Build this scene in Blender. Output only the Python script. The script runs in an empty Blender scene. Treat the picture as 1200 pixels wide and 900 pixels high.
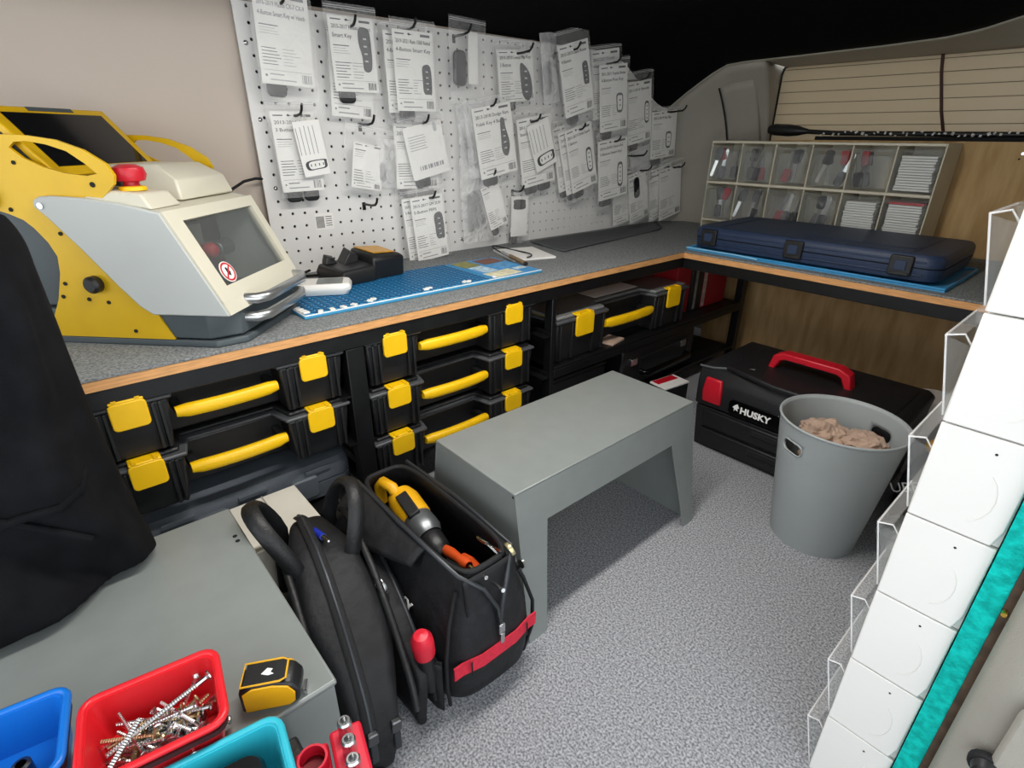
import bpy, bmesh, math, random
from mathutils import Vector, Matrix, Euler, noise
random.seed(7)
SC = bpy.context.scene
COL = SC.collection

# ------------------------------------------------------------------ camera
cam_d = bpy.data.cameras.new('camera'); cam = bpy.data.objects.new('camera', cam_d); COL.objects.link(cam)
cam_d.sensor_width = 36.0; cam_d.sensor_fit = 'HORIZONTAL'; cam_d.lens = 632.13/1200*36.0
cam_d.clip_start = 0.02; cam_d.clip_end = 200
def cam_rot(yaw, pitch, roll):
    f = Vector((math.sin(yaw)*math.cos(pitch), math.cos(yaw)*math.cos(pitch), math.sin(pitch)))
    r = f.cross(Vector((0, 0, 1))).normalized(); u = r.cross(f)
    r2 = r*math.cos(roll)+u*math.sin(roll); u2 = -r*math.sin(roll)+u*math.cos(roll)
    return Matrix((r2, u2, -f)).transposed()
cam.matrix_world = Matrix.Translation((.8679, -1.4223, .766)) @ cam_rot(-.85028158, -.43088193, .00839165).to_4x4()
SC.camera = cam

# ------------------------------------------------------------------ world, light, exposure
W = bpy.data.worlds.new('overcast_sky'); SC.world = W; W.use_nodes = True
W.node_tree.nodes['Background'].inputs[0].default_value = (.93, .97, 1.0, 1)
W.node_tree.nodes['Background'].inputs[1].default_value = .80
SC.view_settings.view_transform = 'Standard'; SC.view_settings.look = 'None'
SC.view_settings.gamma = 1.0; SC.view_settings.use_curve_mapping = False
SC.view_settings.exposure = 1.58

# ------------------------------------------------------------------ helpers
def lin(h):
    if isinstance(h, str):
        h = h.lstrip('#'); c = [int(h[i:i+2], 16)/255 for i in (0, 2, 4)]
    else: c = h
    return tuple((x/12.92 if x <= .04045 else ((x+.055)/1.055)**2.4) for x in c) + (1,)
MATS = {}
def M(name, col=None, rough=.5, metal=0, var=0, vs=40, bump=0, bs=120, col2=None, spec=None, coat=0, stretch=None):
    if name in MATS: return MATS[name]
    m = bpy.data.materials.new(name); m.use_nodes = True; MATS[name] = m
    nt = m.node_tree; b = nt.nodes['Principled BSDF']
    c = lin(col); b.inputs['Base Color'].default_value = c
    b.inputs['Roughness'].default_value = rough; b.inputs['Metallic'].default_value = metal
    if spec is not None: b.inputs['Specular IOR Level'].default_value = spec
    if coat: b.inputs['Coat Weight'].default_value = coat
    if var or bump or col2:
        tc = nt.nodes.new('ShaderNodeTexCoord'); src = tc.outputs['Object']
        if stretch:
            mp = nt.nodes.new('ShaderNodeMapping'); mp.inputs['Scale'].default_value = stretch
            nt.links.new(src, mp.inputs[0]); src = mp.outputs[0]
    if var or col2:
        n = nt.nodes.new('ShaderNodeTexNoise'); n.inputs['Scale'].default_value = vs; n.inputs['Detail'].default_value = 4
        nt.links.new(src, n.inputs['Vector'])
        r = nt.nodes.new('ShaderNodeValToRGB'); r.color_ramp.elements[0].position = .35; r.color_ramp.elements[1].position = .65
        d = lin(col2) if col2 else tuple(max(0, x*(1-var)) for x in c[:3])+(1,)
        e = c if col2 else tuple(min(1, x*(1+var)) for x in c[:3])+(1,)
        r.color_ramp.elements[0].color = d; r.color_ramp.elements[1].color = e
        nt.links.new(n.outputs['Fac'], r.inputs[0]); nt.links.new(r.outputs[0], b.inputs['Base Color'])
    if bump:
        n2 = nt.nodes.new('ShaderNodeTexNoise'); n2.inputs['Scale'].default_value = bs; n2.inputs['Detail'].default_value = 3
        nt.links.new(src, n2.inputs['Vector'])
        bp = nt.nodes.new('ShaderNodeBump'); bp.inputs['Strength'].default_value = bump; bp.inputs['Distance'].default_value = .002
        nt.links.new(n2.outputs['Fac'], bp.inputs['Height']); nt.links.new(bp.outputs[0], b.inputs['Normal'])
    return m
def clear(name, tint='#ffffff', trans=.8, rough=.08, bump=0, bs=60):
    """thin clear plastic sheet: mostly see-through with a gloss"""
    if name in MATS: return MATS[name]
    m = bpy.data.materials.new(name); m.use_nodes = True; MATS[name] = m
    nt = m.node_tree; nt.nodes.remove(nt.nodes['Principled BSDF']); out = nt.nodes['Material Output']
    t = nt.nodes.new('ShaderNodeBsdfTransparent'); t.inputs[0].default_value = lin(tint)
    g = nt.nodes.new('ShaderNodeBsdfPrincipled'); g.inputs['Transmission Weight'].default_value = 0; g.inputs['Base Color'].default_value = lin(tint); g.inputs['Roughness'].default_value = rough
    g.inputs['Specular IOR Level'].default_value = .8
    mx = nt.nodes.new('ShaderNodeMixShader'); mx.inputs[0].default_value = 1-trans
    nt.links.new(t.outputs[0], mx.inputs[1]); nt.links.new(g.outputs[0], mx.inputs[2]); nt.links.new(mx.outputs[0], out.inputs[0])
    if bump:
        tc = nt.nodes.new('ShaderNodeTexCoord'); n = nt.nodes.new('ShaderNodeTexNoise'); n.inputs['Scale'].default_value = bs
        n.inputs['Detail'].default_value = 5; n.inputs['Distortion'].default_value = .8
        nt.links.new(tc.outputs['Object'], n.inputs['Vector'])
        bp = nt.nodes.new('ShaderNodeBump'); bp.inputs['Strength'].default_value = bump; bp.inputs['Distance'].default_value = .01
        nt.links.new(n.outputs['Fac'], bp.inputs['Height']); nt.links.new(bp.outputs[0], g.inputs['Normal'])
    return m

class MB:
    def __init__(s): s.v = []; s.f = []
    def add(s, vs, fs):
        o = len(s.v); s.v += [tuple(p) for p in vs]; s.f += [tuple(i+o for i in q) for q in fs]; return s
    def box(s, x0, x1, y0, y1, z0, z1):
        return s.add([(x, y, z) for z in (z0, z1) for y in (y0, y1) for x in (x0, x1)],
                     [(0,2,3,1),(4,5,7,6),(0,1,5,4),(2,6,7,3),(0,4,6,2),(1,3,7,5)])
    def obox(s, c, size, rot=(0,0,0)):
        R = Euler(rot).to_matrix(); c = Vector(c); h = [k/2 for k in size]
        return s.add([c+R@Vector((x*h[0], y*h[1], z*h[2])) for z in (-1,1) for y in (-1,1) for x in (-1,1)],
                     [(0,2,3,1),(4,5,7,6),(0,1,5,4),(2,6,7,3),(0,4,6,2),(1,3,7,5)])
    def loft(s, rings, caps=True, closed=False):
        n = len(rings[0]); o = len(s.v)
        for r in rings: s.v += [tuple(p) for p in r]
        k = len(rings)
        for i in range(k if closed else k-1):
            for j in range(n):
                a = o+i*n+j; b = o+i*n+(j+1) % n; j2 = ((i+1) % k)*n
                s.f.append((a, b, o+j2+(j+1) % n, o+j2+j))
        if caps and not closed:
            s.f.append(tuple(o+j for j in reversed(range(n)))); s.f.append(tuple(o+(k-1)*n+j for j in range(n)))
        return s
    def prism(s, poly, axis, a, b):
        """2D polygon extruded along axis from a to b; poly coords are the two other axes in xyz order"""
        def P(p, t):
            return {'x': (t, p[0], p[1]), 'y': (p[0], t, p[1]), 'z': (p[0], p[1], t)}[axis]
        return s.loft([[P(p, a) for p in poly], [P(p, b) for p in poly]])
    def tube(s, path, r, n=8, closed=False, flat=1.0):
        path = [Vector(p) for p in path]; k = len(path); rings = []; up = None
        for i, p in enumerate(path):
            a = path[(i-1) % k] if (closed or i > 0) else p; c = path[(i+1) % k] if (closed or i < k-1) else p
            t = (c-a).normalized()
            if up is None: up = Vector((0, 0, 1)) if abs(t.z) < .9 else Vector((1, 0, 0))
            up = (up-t*up.dot(t)).normalized(); sd = t.cross(up)
            rr = r[i] if isinstance(r, (list, tuple)) else r
            rings.append([p+(sd*math.cos(2*math.pi*j/n)+up*math.sin(2*math.pi*j/n)*flat)*rr for j in range(n)])
        return s.loft(rings, True, closed)
    def cyl(s, a, b, r, n=16, r2=None):
        return s.tube([a, b], [r, r if r2 is None else r2], n)
    def lathe(s, prof, n=32, c=(0,0,0)):
        o = len(s.v); k = len(prof)
        for r, z in prof:
            s.v += [(c[0]+r*math.cos(2*math.pi*j/n), c[1]+r*math.sin(2*math.pi*j/n), c[2]+z) for j in range(n)]
        for i in range(k-1):
            for j in range(n):
                s.f.append((o+i*n+j, o+i*n+(j+1) % n, o+(i+1)*n+(j+1) % n, o+(i+1)*n+j))
        return s
    def grid(s, fn, nu, nv):
        o = len(s.v)
        for j in range(nv+1):
            for i in range(nu+1): s.v.append(tuple(fn(i/nu, j/nv)))
        for j in range(nv):
            for i in range(nu):
                a = o+j*(nu+1)+i; s.f.append((a, a+1, a+nu+2, a+nu+1))
        return s
    def sphere(s, c, r, nu=16, nv=10, sc=(1,1,1)):
        rings = []
        for i in range(1, nv):
            t = math.pi*i/nv
            rings.append([(c[0]+sc[0]*r*math.sin(t)*math.cos(2*math.pi*j/nu), c[1]+sc[1]*r*math.sin(t)*math.sin(2*math.pi*j/nu), c[2]-sc[2]*r*math.cos(t)) for j in range(nu)])
        return s.loft(rings)
    def build(s, name, mat, parent=None, loc=None, rot=None, bevel=0, seg=2, smooth=None, solid=0, subd=0):
        me = bpy.data.meshes.new(name); me.from_pydata(s.v, [], s.f)
        bm = bmesh.new(); bm.from_mesh(me); bmesh.ops.recalc_face_normals(bm, faces=bm.faces); bm.to_mesh(me); bm.free()
        o = bpy.data.objects.new(name, me); COL.objects.link(o)
        if mat: me.materials.append(mat)
        if parent: o.parent = parent
        if loc: o.location = loc
        if rot: o.rotation_euler = rot
        if smooth is not None:
            for p in me.polygons: p.use_smooth = True
            me.set_sharp_from_angle(angle=math.radians(smooth))
        if solid:
            md = o.modifiers.new('solid', 'SOLIDIFY'); md.thickness = solid; md.offset = 0
        if subd:
            md = o.modifiers.new('sub', 'SUBSURF'); md.levels = subd; md.render_levels = subd
        if bevel:
            md = o.modifiers.new('bev', 'BEVEL'); md.width = bevel; md.segments = seg; md.limit_method = 'ANGLE'; md.angle_limit = math.radians(35)
            for p in me.polygons: p.use_smooth = True
            if smooth is None: me.set_sharp_from_angle(angle=math.radians(50))
            md.harden_normals = False
        return o
def thing(name, label, cat, loc=(0,0,0), rz=0, group=None, rot=None):
    o = bpy.data.objects.new(name, None); COL.objects.link(o); o.location = loc
    o.rotation_euler = rot if rot else (0, 0, rz); o.empty_display_size = .02
    return tag(o, label, cat, group)
def tag(o, label, cat, group=None):
    o['label'] = label; o['category'] = cat
    if group: o['group'] = group
    return o
def struct(o, label=None):
    o['kind'] = 'structure'
    if label: o['label'] = label
    return o
def dup(root, loc=None, rz=None, label=None, rot=None):
    def cp(o, par):
        c = o.copy(); COL.objects.link(c); c.parent = par
        for ch in o.children: cp(ch, c)
        return c
    r = cp(root, None)
    if loc is not None: r.location = loc
    if rz is not None: r.rotation_euler = (0, 0, rz)
    if rot is not None: r.rotation_euler = rot
    if label: r['label'] = label
    return r
def text(body, size, mat, parent, loc, rot, name='lettering', align='LEFT', ext=.0004, sx=1.0, bold=0, shear=0):
    cu = bpy.data.curves.new('t', 'FONT'); cu.body = body; cu.size = size; cu.align_x = align; cu.extrude = ext; cu.offset = bold; cu.shear = shear
    cu.resolution_u = 2
    t = bpy.data.objects.new('t', cu); COL.objects.link(t)
    me = bpy.data.meshes.new_from_object(t.evaluated_get(bpy.context.evaluated_depsgraph_get()))
    COL.objects.unlink(t); bpy.data.objects.remove(t); bpy.data.curves.remove(cu)
    me.materials.clear(); me.materials.append(mat)
    o = bpy.data.objects.new(name, me); COL.objects.link(o); o.parent = parent
    o.location = loc; o.rotation_euler = rot; o.scale = (sx, 1, 1)
    return o
def rrect(w, h, r, n=4, cx=0, cy=0):
    p = []
    for sx, sy, a0 in ((1,1,0),(-1,1,90),(-1,-1,180),(1,-1,270)):
        for i in range(n+1):
            a = math.radians(a0+90*i/n); p.append((cx+sx*(w/2-r)+r*math.cos(a), cy+sy*(h/2-r)+r*math.sin(a)))
    return p
def nz(x, y, z, s=1.0): return noise.noise(Vector((x*s, y*s, z*s)))

# ------------------------------------------------------------------ materials
m_carpet = M('floor_carpet', '#bbbdc2', .95, 0, 0, 300, .25, 900, col2='#6b6d72', spec=.1)
m_counter = M('counter_carpet', '#989b9b', .95, 0, 0, 260, .6, 800, col2='#6a6e6f', spec=.1)
m_plyedge = M('plywood_edge', '#d9a066', .6, 0, .15, 30, .2, 60, stretch=(1, 1, 12))
m_ply = M('plywood_face', '#d2b07c', .7, 0, 0, 6, .1, 80, col2='#b8945f', stretch=(6, 1, 1))
m_black = M('black_steel', '#17181a', .38, .3, .2, 30, .1, 90)
m_blackp = M('black_plastic', '#1b1c1e', .42, 0, .12, 60, .15, 260)
m_blackm = M('black_matte', '#121315', .8)
m_yellow = M('yellow_plastic', '#f7c409', .42, 0, .04, 30)
m_white = M('white_plastic', '#eceae4', .4, 0, .02, 20)
m_print = M('black_print', '#2b2c2e', .7)
m_grey_print = M('grey_print', '#8d8f92', .7)
m_card = M('paper_card', '#f3f2ee', .7, 0, .02, 30)
m_metal = M('bright_steel', '#c9cbcc', .25, 1)
m_dsteel = M('dark_steel', '#6e7073', .3, 1)
m_red = M('red_plastic', '#c8172b', .4, 0, .05, 40)
m_sheet = M('grey_painted_steel', '#8b918f', .34, .15, .03, 25)
# ================================================================== THE VAN SHELL
T = .466                                        # worktop height above the carpeted floor
m_wall = M('beige_side_panel', '#c9bcb0', .75, 0, .03, 3, .05, 200)
m_trim = M('taupe_trim_plastic', '#a09b90', .6, 0, .03, 8, .25, 500)
m_lip = M('pale_trim_lip', '#a8a597', .5)
m_headliner = M('black_headliner', '#08080a', .95, 0, .2, 80, .3, 300, spec=.1)
m_glass = M('covered_rear_glass', '#aaa08d', .35, 0, .03, 3)
m_glassline = M('defroster_line', '#6f6455', .6)
m_teal = M('teal_carpet', '#12b7ad', .95, 0, .25, 120, .8, 400, spec=.1)
m_darkwood = M('dark_wood_edge', '#4a3a2c', .8, 0, .35, 60)
m_doortrim = M('grey_door_trim', '#a09d93', .6, 0, .03, 10, .3, 600)
m_wallw = M('pale_side_board', '#cfcdc6', .7)

struct(MB().box(-.62, 1.6, -3.2, .75, -.05, 0).build('floor', m_carpet))
def wl(u, v):
    y = -1.95+u*2.67; z = 0+v*1.02
    return (-.432-.012*math.sin(v*math.pi), y, z)
struct(MB().grid(wl, 24, 12).build('wall_left', m_wall, smooth=60, solid=.006))
LIP = [(-.43,.852),(-.411,.867),(-.365,.900),(-.317,.93),(-.262,.962),(-.211,.986),(-.15,.991),(.052,.994),(.25,.998),(.378,1.003),(.448,1.012),(.521,1.031),(.62,1.055),(.8,1.075),(1.05,1.06)]
def lipz(x):
    for (a, za), (b, zb) in zip(LIP, LIP[1:]):
        if x <= b: return za+(zb-za)*max(0, (x-a))/(b-a)
    return LIP[-1][1]
def zf(x):
    P = [(-.43,1.012),(-.36,1.03),(-.2,1.08),(.1,1.11),(.6,1.12),(1.05,1.07)]
    for (a, za), (b, zb) in zip(P, P[1:]):
        if x <= b: return za+(zb-za)*max(0, (x-a))/(b-a)
    return P[-1][1]
def ceil(u, v):
    x = -.43+1.48*u; y = .45-2.5*v; t = min(1, (.45-y)/.38); t = t*t*(3-2*t)
    return (x, y, lipz(x)+(zf(x)-lipz(x))*t)
struct(MB().grid(ceil, 60, 70).build('ceiling', m_headliner, smooth=60, solid=.006))
# rear hatch: pillar cover, header, lip, window
rq = lambda a, b, c, d, y: [(a, y, c), (b, y, c), (b, y, d), (a, y, d)]
rear = MB().loft([rq(-.62, 1.15, 0, 1.12, .70), rq(-.122, 1.064, .672, .998, .70), rq(-.122, 1.064, .672, .998, .73), rq(-.62, 1.15, 0, 1.12, .73)], False, True).build('wall_back', m_trim); struct(rear)
nt_ = m_glass.node_tree; b_ = nt_.nodes['Principled BSDF']; tl_ = nt_.nodes.new('ShaderNodeBsdfTranslucent'); tl_.inputs[0].default_value = lin('#c4b9a6'); mx_ = nt_.nodes.new('ShaderNodeMixShader'); mx_.inputs[0].default_value = .48
nt_.links.new(b_.outputs[0], mx_.inputs[1]); nt_.links.new(tl_.outputs[0], mx_.inputs[2]); nt_.links.new(mx_.outputs[0], nt_.nodes['Material Output'].inputs[0])
def pillar(u, v):
    xb = -.425+.305*u; yb = .44+.225*math.sin(u*math.pi/2)**.8
    xt = -.425+.33*u; yt = .45+.02*u
    zt = lipz(xt)-.002
    k = v**3
    return (xb+(xt-xb)*k, yb+(yt-yb)*k+.0, T-.02+(zt-T+.02)*v)
p = MB().grid(pillar, 28, 22).build('trim_1', m_trim, smooth=60, solid=.004); struct(p)
def cover(u, v):
    a = .62+.34*u; b = pillar(a-.08*v*v, .05+.86*v); bul = .02*math.sin(math.pi*u)**.6*math.sin(math.pi*min(1, v*1.02))**.4
    return (b[0]+bul*.3, b[1]-bul-.003, b[2])
MB().grid(cover, 14, 18).build('pillar_cover', m_trim, p, smooth=60, solid=.003)
MB().tube([(*[c for c in Vector(cover(0, v/14))+Vector((-.002,-.002,0))],) for v in range(15)], .0028, 6).build('seam', m_blackm, p, smooth=60)
def header(u, v):
    x = -.105+1.15*u; z0 = lipz(x)-.002
    return (x, .452+.21*v, z0+( .985-z0)*v**1.5)
struct(MB().grid(header, 40, 8).build('trim_2', m_trim, smooth=60, solid=.004))
def filler(u, v):
    a = Vector(pillar(1, v)); b = Vector((-.121, .658, a.z+(.99-a.z)*max(0, v-.9)*0)); return a.lerp(b, u)
struct(MB().grid(filler, 6, 20).build('trim_7', m_trim, smooth=60, solid=.003))
struct(MB().tube([(x, .45, z) for x, z in LIP], .0075, 8).build('trim_3', m_lip, smooth=60))
win = struct(MB().prism(rrect(1.18, .34, .03, 5, .472, .83), 'y', .656, .666).build('window_1', m_glass, smooth=40))
for k in range(6):
    z = .806+k*.0335
    MB().box(-.115, 1.04, .6545, .656, z, z+.002).build('defroster_line', m_glassline, win)
MB().tube([(-.118,.654,.70),(-.118,.654,.96),(-.112,.654,.982),(-.09,.654,.99)], .004, 6).build('window_seal', m_blackm, win, smooth=60)
MB().tube([(.328,.648,1.01),(.342,.648,.94),(.37,.648,.84),(.39,.648,.785),(.40,.63,.768)], .0042, 8).build('cable', M('maroon_cable', '#3b1a18', .5), win, smooth=60)
sill = struct(MB().box(-.1, .87, .556, .70, .70, .735).build('trim_4', m_blackm, bevel=.004))
struct(MB().box(-.2, .868, .542, .552, .0, .442).build('wall_rear_plywood', m_ply))
pl = struct(MB().box(-.06, .868, .542, .552, T+.001, .762).build('wall_rear_upper_plywood', m_ply))
for x, z in ((.598, .735), (.594, .722)):
    MB().cyl((x, .5425, z), (x, .5395, z), .004 if z > .73 else .0022, 12).build('screw', m_metal if z > .73 else m_blackm, pl)
# right side: board the bins are mounted on, with a teal carpeted edge, then door-post trim
struct(MB().box(.8745, .8905, -.828, .62, 0, .99).build('wall_right', m_wallw))
e = struct(MB().box(.8725, .8915, -.836, -.828, 0, .99).build('trim_5', m_teal)); e['label'] = 'teal carpet edge of the side board'
struct(MB().box(.8917, .8995, -.838, .6, 0, .99).build('trim_6', m_darkwood))
MB().cyl((.894, -.8395, .372), (.894, -.846, .372), .0022, 8).build('screw', M('brass', '#d8b04a', .3, 1), e)
def post(u, v):
    a = u*math.pi*.62
    return (.902+.11*(1-math.cos(a))*.9, -.838+.05-.05*math.cos(a)-.0+.02*0, v*.99) if 0 else (.9005+.12*u, -.842-.03*math.sin(u*math.pi*.5)-.006*math.sin(u*9), v*.99)
post_o = struct(MB().grid(post, 20, 20).build('wall_door_post', m_doortrim, smooth=60, solid=.008))
MB().prism(rrect(.05, .30, .018, 5, .955, .17), 'y', -.878, -.868).build('pressed_panel', m_doortrim, post_o, bevel=.004)
MB().cyl((.930,-.876,.226), (.930,-.888,.226), .012, 18, .009).build('latch_knob', m_blackp, post_o, bevel=.002)
MB().cyl((.930,-.869,.226), (.930,-.8775,.226), .0145, 18).build('latch_recess', m_blackm, post_o, bevel=.002)
MB().box(.962, 1.03, -.905, -.882, 0.0, .225).build('black_cover', m_blackm, post_o, bevel=.006)
# ceiling fixtures
for x, y, l in ((-.05, -.27, 'black plastic grab clip on the black ceiling above the board of bagged keys'),):
    t = thing('ceiling_clip', l, 'clip', (x, y, 1.075))
    MB().prism(rrect(.075, .04, .012), 'z', .0, .016).build('base', m_blackp, t, bevel=.003)
    for s in (-1, 1): MB().tube([(s*.018, -.012, .0), (s*.018, 0, -.012), (s*.018, .014, -.008)], .005, 8).build('hook', m_blackp, t, smooth=60)
t = thing('ceiling_lamp', 'small round unlit black lamp set in the black ceiling', 'lamp', (.10, -.14, 1.098))
MB().lathe([(0,-.012),(.028,-.011),(.036,-.004),(.038,.006)], 24).build('bezel', m_blackp, t, smooth=40)
MB().lathe([(0,-.0155),(.018,-.015),(.024,-.0115)], 24).build('lens', M('dark_lens', '#2a2b2e', .2), t, smooth=40)

# fill light: two added LED battens, out of view, brighten the interior
for k, y in enumerate((-1.13, -.70)):
    lp = thing('fill_batten', 'added slim white LED fill lamp on the roof %s' % ('above the step stool' if k else 'above the steel bench'), 'lamp', (.36, y, 1.094))
    MB().box(-.03, .03, -.19, .19, .0, .018).build('housing', m_wallw, lp, bevel=.003)
    lz = M('fill_lens', '#ffffff', .4); b_ = lz.node_tree.nodes['Principled BSDF']; b_.inputs['Emission Color'].default_value = (1, .96, .9, 1); b_.inputs['Emission Strength'].default_value = 2.0
    MB().prism(rrect(.05, .36, .01), 'z', -.012, -.0005).build('lens', lz, lp, bevel=.003)
    ld = bpy.data.lights.new('fill_batten_light', 'AREA'); ld.shape = 'RECTANGLE'; ld.size = .05; ld.size_y = .36; ld.energy = 1.35; ld.color = (1, .955, .9)
    lo = bpy.data.objects.new('fill_batten_light', ld); COL.objects.link(lo); lo.parent = lp; lo.location = (0, 0, -.016)
# ================================================================== WORKTOPS AND RACKS
t = thing('worktop', 'long grey carpet-covered plywood worktop beneath the board of bagged keys', 'worktop', (0, 0, .446))
MB().box(-.428, 0, -2.1, .54, 0, .015).build('plywood_board', m_plyedge, t)
MB().box(-.428, .0012, -2.1, .54, .0151, .02).build('carpet', m_counter, t, bevel=.001)
t = thing('worktop', 'carpeted plywood worktop under the flat blue case and the cream drawer cabinet', 'worktop', (0, 0, .446))
MB().box(.0015, .868, .002, .54, 0, .015).build('plywood_board', m_plyedge, t)
MB().box(.0022, .868, .0005, .54, .0151, .02).build('carpet', m_counter, t, bevel=.001)

t = thing('steel_rack', 'black steel rack holding the yellow-latched organisers under the long worktop', 'rack')
def rb(nm, *a): return MB().box(*a).build(nm, m_black, t, bevel=.0015)
rb('top_rail', -.03, -.003, -2.1, .455, .416, .4455); rb('top_rail', -.42, -.395, -2.1, .455, .416, .4455)
for y, w in ((-1.48,.035),(-1.035,.035),(-.523,.014),(.44,.03)):
    rb('post', -.03, -.004, y-w/2, y+w/2, 0, .4155); rb('post', -.42, -.396, y-w/2, y+w/2, 0, .4155)
rb('shelf', -.395, -.004, -.515, .425, .228, .236); rb('shelf_lip', -.012, -.003, -.515, .425, .205, .2275)
rb('shelf', -.395, -.004, -.515, .425, .06, .068)
def runner(y, s, z):
    MB().box(-.39, -.006, min(y, y+s*.022), max(y, y+s*.022), z-.003, z).box(-.39, -.006, min(y, y+s*.003), max(y, y+s*.003), z-.0, z+.012).build('runner', m_black, t)
for yc, wd, rows in ((-1.2475, .378, (.3245, .2235)), (-.785, .48, (.3235, .2145, .1055))):
    for z in rows:
        for s in (-1, 1): runner(yc+s*(wd/2+.012), -s, z)
t = thing('steel_rack', 'black steel rack carrying the worktop with the flat blue case', 'rack')
rb('top_rail', .003, .868, .004, .03, .416, .4455); rb('top_rail', .003, .868, .51, .54, .416, .4455)
rb('post', .838, .866, .004, .03, 0, .4155); rb('post', .838, .866, .51, .54, 0, .4155)

# ================================================================== ORGANISERS
m_lid = clear('smoked_lid', '#9a9c9c', .35, .12)
m_lidrim = M('lid_rim_grey', '#4c4e51', .35)
m_oliveinside = M('yellow_tray', '#a08a1c', .5)
def organiser(label, y0, W, H, z0, tl, tr, lw, lh, x=-.010, clearlid=False):
    """flat tool organiser facing +x: two towers with latches, a recessed middle with a handle"""
    D = .33; rc = .05
    t = thing('tool_organiser', label, 'organiser', (x, y0, z0), 0, 'black organisers with yellow latches')
    def tower(a, b):
        mb = MB(); k = .008
        mb.loft([[(-D, a+k, 0), (-.008, a+k, 0), (-.008, b-k, 0), (-D, b-k, 0)], [(-D, a, H*.86), (0, a, H*.86), (0, b, H*.86), (-D, b, H*.86)]])
        return mb
    body = tower(0, tl).build('body_end', m_blackp, t, bevel=.004)
    body2 = tower(W-tr, W).build('body_end', m_blackp, t, bevel=.004)
    MB().loft([[(-D, tl-.01, .002), (-rc-.006, tl-.01, .002), (-rc-.006, W-tr+.01, .002), (-D, W-tr+.01, .002)], [(-D, tl-.01, H*.86), (-rc, tl-.01, H*.86), (-rc, W-tr+.01, H*.86), (-D, W-tr+.01, H*.86)]]).build('body_middle', m_blackp, t, bevel=.004)
    # lid follows the same plan
    pl = [(-D-.004, -.003), (.004, -.003), (.004, tl+.003), (-rc+.006, tl+.014), (-rc+.006, W-tr-.014), (.004, W-tr-.003), (.004, W+.003), (-D-.004, W+.003)]
    lid = MB().prism(pl, 'z', H*.865, H*.93).build('lid', m_lidrim, t, bevel=.0025)
    pl2 = [(-D+.004, .006), (-.006, .006), (-.006, tl-.005), (-rc-.004, tl+.006), (-rc-.004, W-tr-.006), (-.006, W-tr+.005), (-.006, W-.006), (-D+.004, W-.006)]
    MB().prism(pl2, 'z', H*.931, H).build('lid_panel', m_lid if clearlid else m_blackp, lid, bevel=.003)
    if clearlid:
        for a, b in ((.006, tl-.01), (W-tr+.01, W-.006)):
            MB().box(-D*.5, -.012, a, b, H*.925, H*.95).build('tray', m_oliveinside, lid, bevel=.002)
        MB().box(-.22, -.07, W*.38, W*.72, H*1.001, H*1.006).build('sticker', m_card, lid)
    for a, b in ((0, tl), (W-tr, W)):
        for yy in (a+.012, b-.016, a+(b-a)*.5-lw*.5-.008, a+(b-a)*.5+lw*.5+.004):
            MB().box(-.006, .0025, yy, yy+.005, .006, H*.84).build('rib', m_blackp, t, bevel=.001)
        c = (a+b)/2
        la = thing_part('latch', t, MB().prism(rrect(lw, lh, .007, 4, c, H*.98-lh/2), 'x', .004, .010), m_yellow, .0015)
        MB().box(-.014, .0095, c-lw/2+.002, c+lw/2-.002, H*.965, H*1.012).build('latch_hook', m_yellow, la, bevel=.002)
        for s in (-.3, .3): MB().box(-.006, .010, c+s*lw-.003, c+s*lw+.003, H*1.012, H*1.03).build('hinge_tab', m_yellow, la)
    a, b = tl+.004, W-tr-.004; zc = H*.56; hh = H*.11
    path = []
    n = 10
    rings = []
    for i in range(n+1):
        u = i/n; y = a+(b-a)*u; xx = -.009+.008*math.sin(math.pi*u)**.6
        hw = hh*(.72+.28*math.sqrt(max(0, 1-(abs(u-.5)*2)**10)))
        rings.append([(xx+dx, y, zc+dz*hw/hh) for dx, dz in [(q[0], q[1]) for q in rrect(.018, hh*2, .007, 2)]])
    MB().loft(rings).build('handle', m_yellow, t, smooth=50)
    for yy in (a+.006, b-.006): MB().box(-rc-.002, -.012, yy-.006, yy+.006, zc-.007, zc+.007).build('handle_arm', m_blackp, t)
    return t
def thing_part(name, parent, mb, mat, bev): return mb.build(name, mat, parent, bevel=bev)
for k, (lab) in enumerate(('upper black organiser with yellow handle in the rack bay beside the black coat',
                           'lower black organiser with yellow handle in the rack bay beside the black coat')):
    organiser(lab, -1.4365, .378, .098, (.3245, .2235)[k], .105, .112, .047, .042)
for k, lab in enumerate(('black yellow-latched organiser, top one of three in the middle rack bay', 'black yellow-latched organiser, second of three in the middle rack bay',
                         'lowest black organiser of the middle rack bay, half hidden by the grey step stool')):
    organiser(lab, -1.012, .425, .103, (.3235, .2145, .1055)[k], .115, .132, .05, .042)
organiser('large black organiser with clear lid over yellow trays, beside the red cartons', -.503, .575, .122, .2365, .19, .165, .066, .056, x=-.012, clearlid=True)
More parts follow.
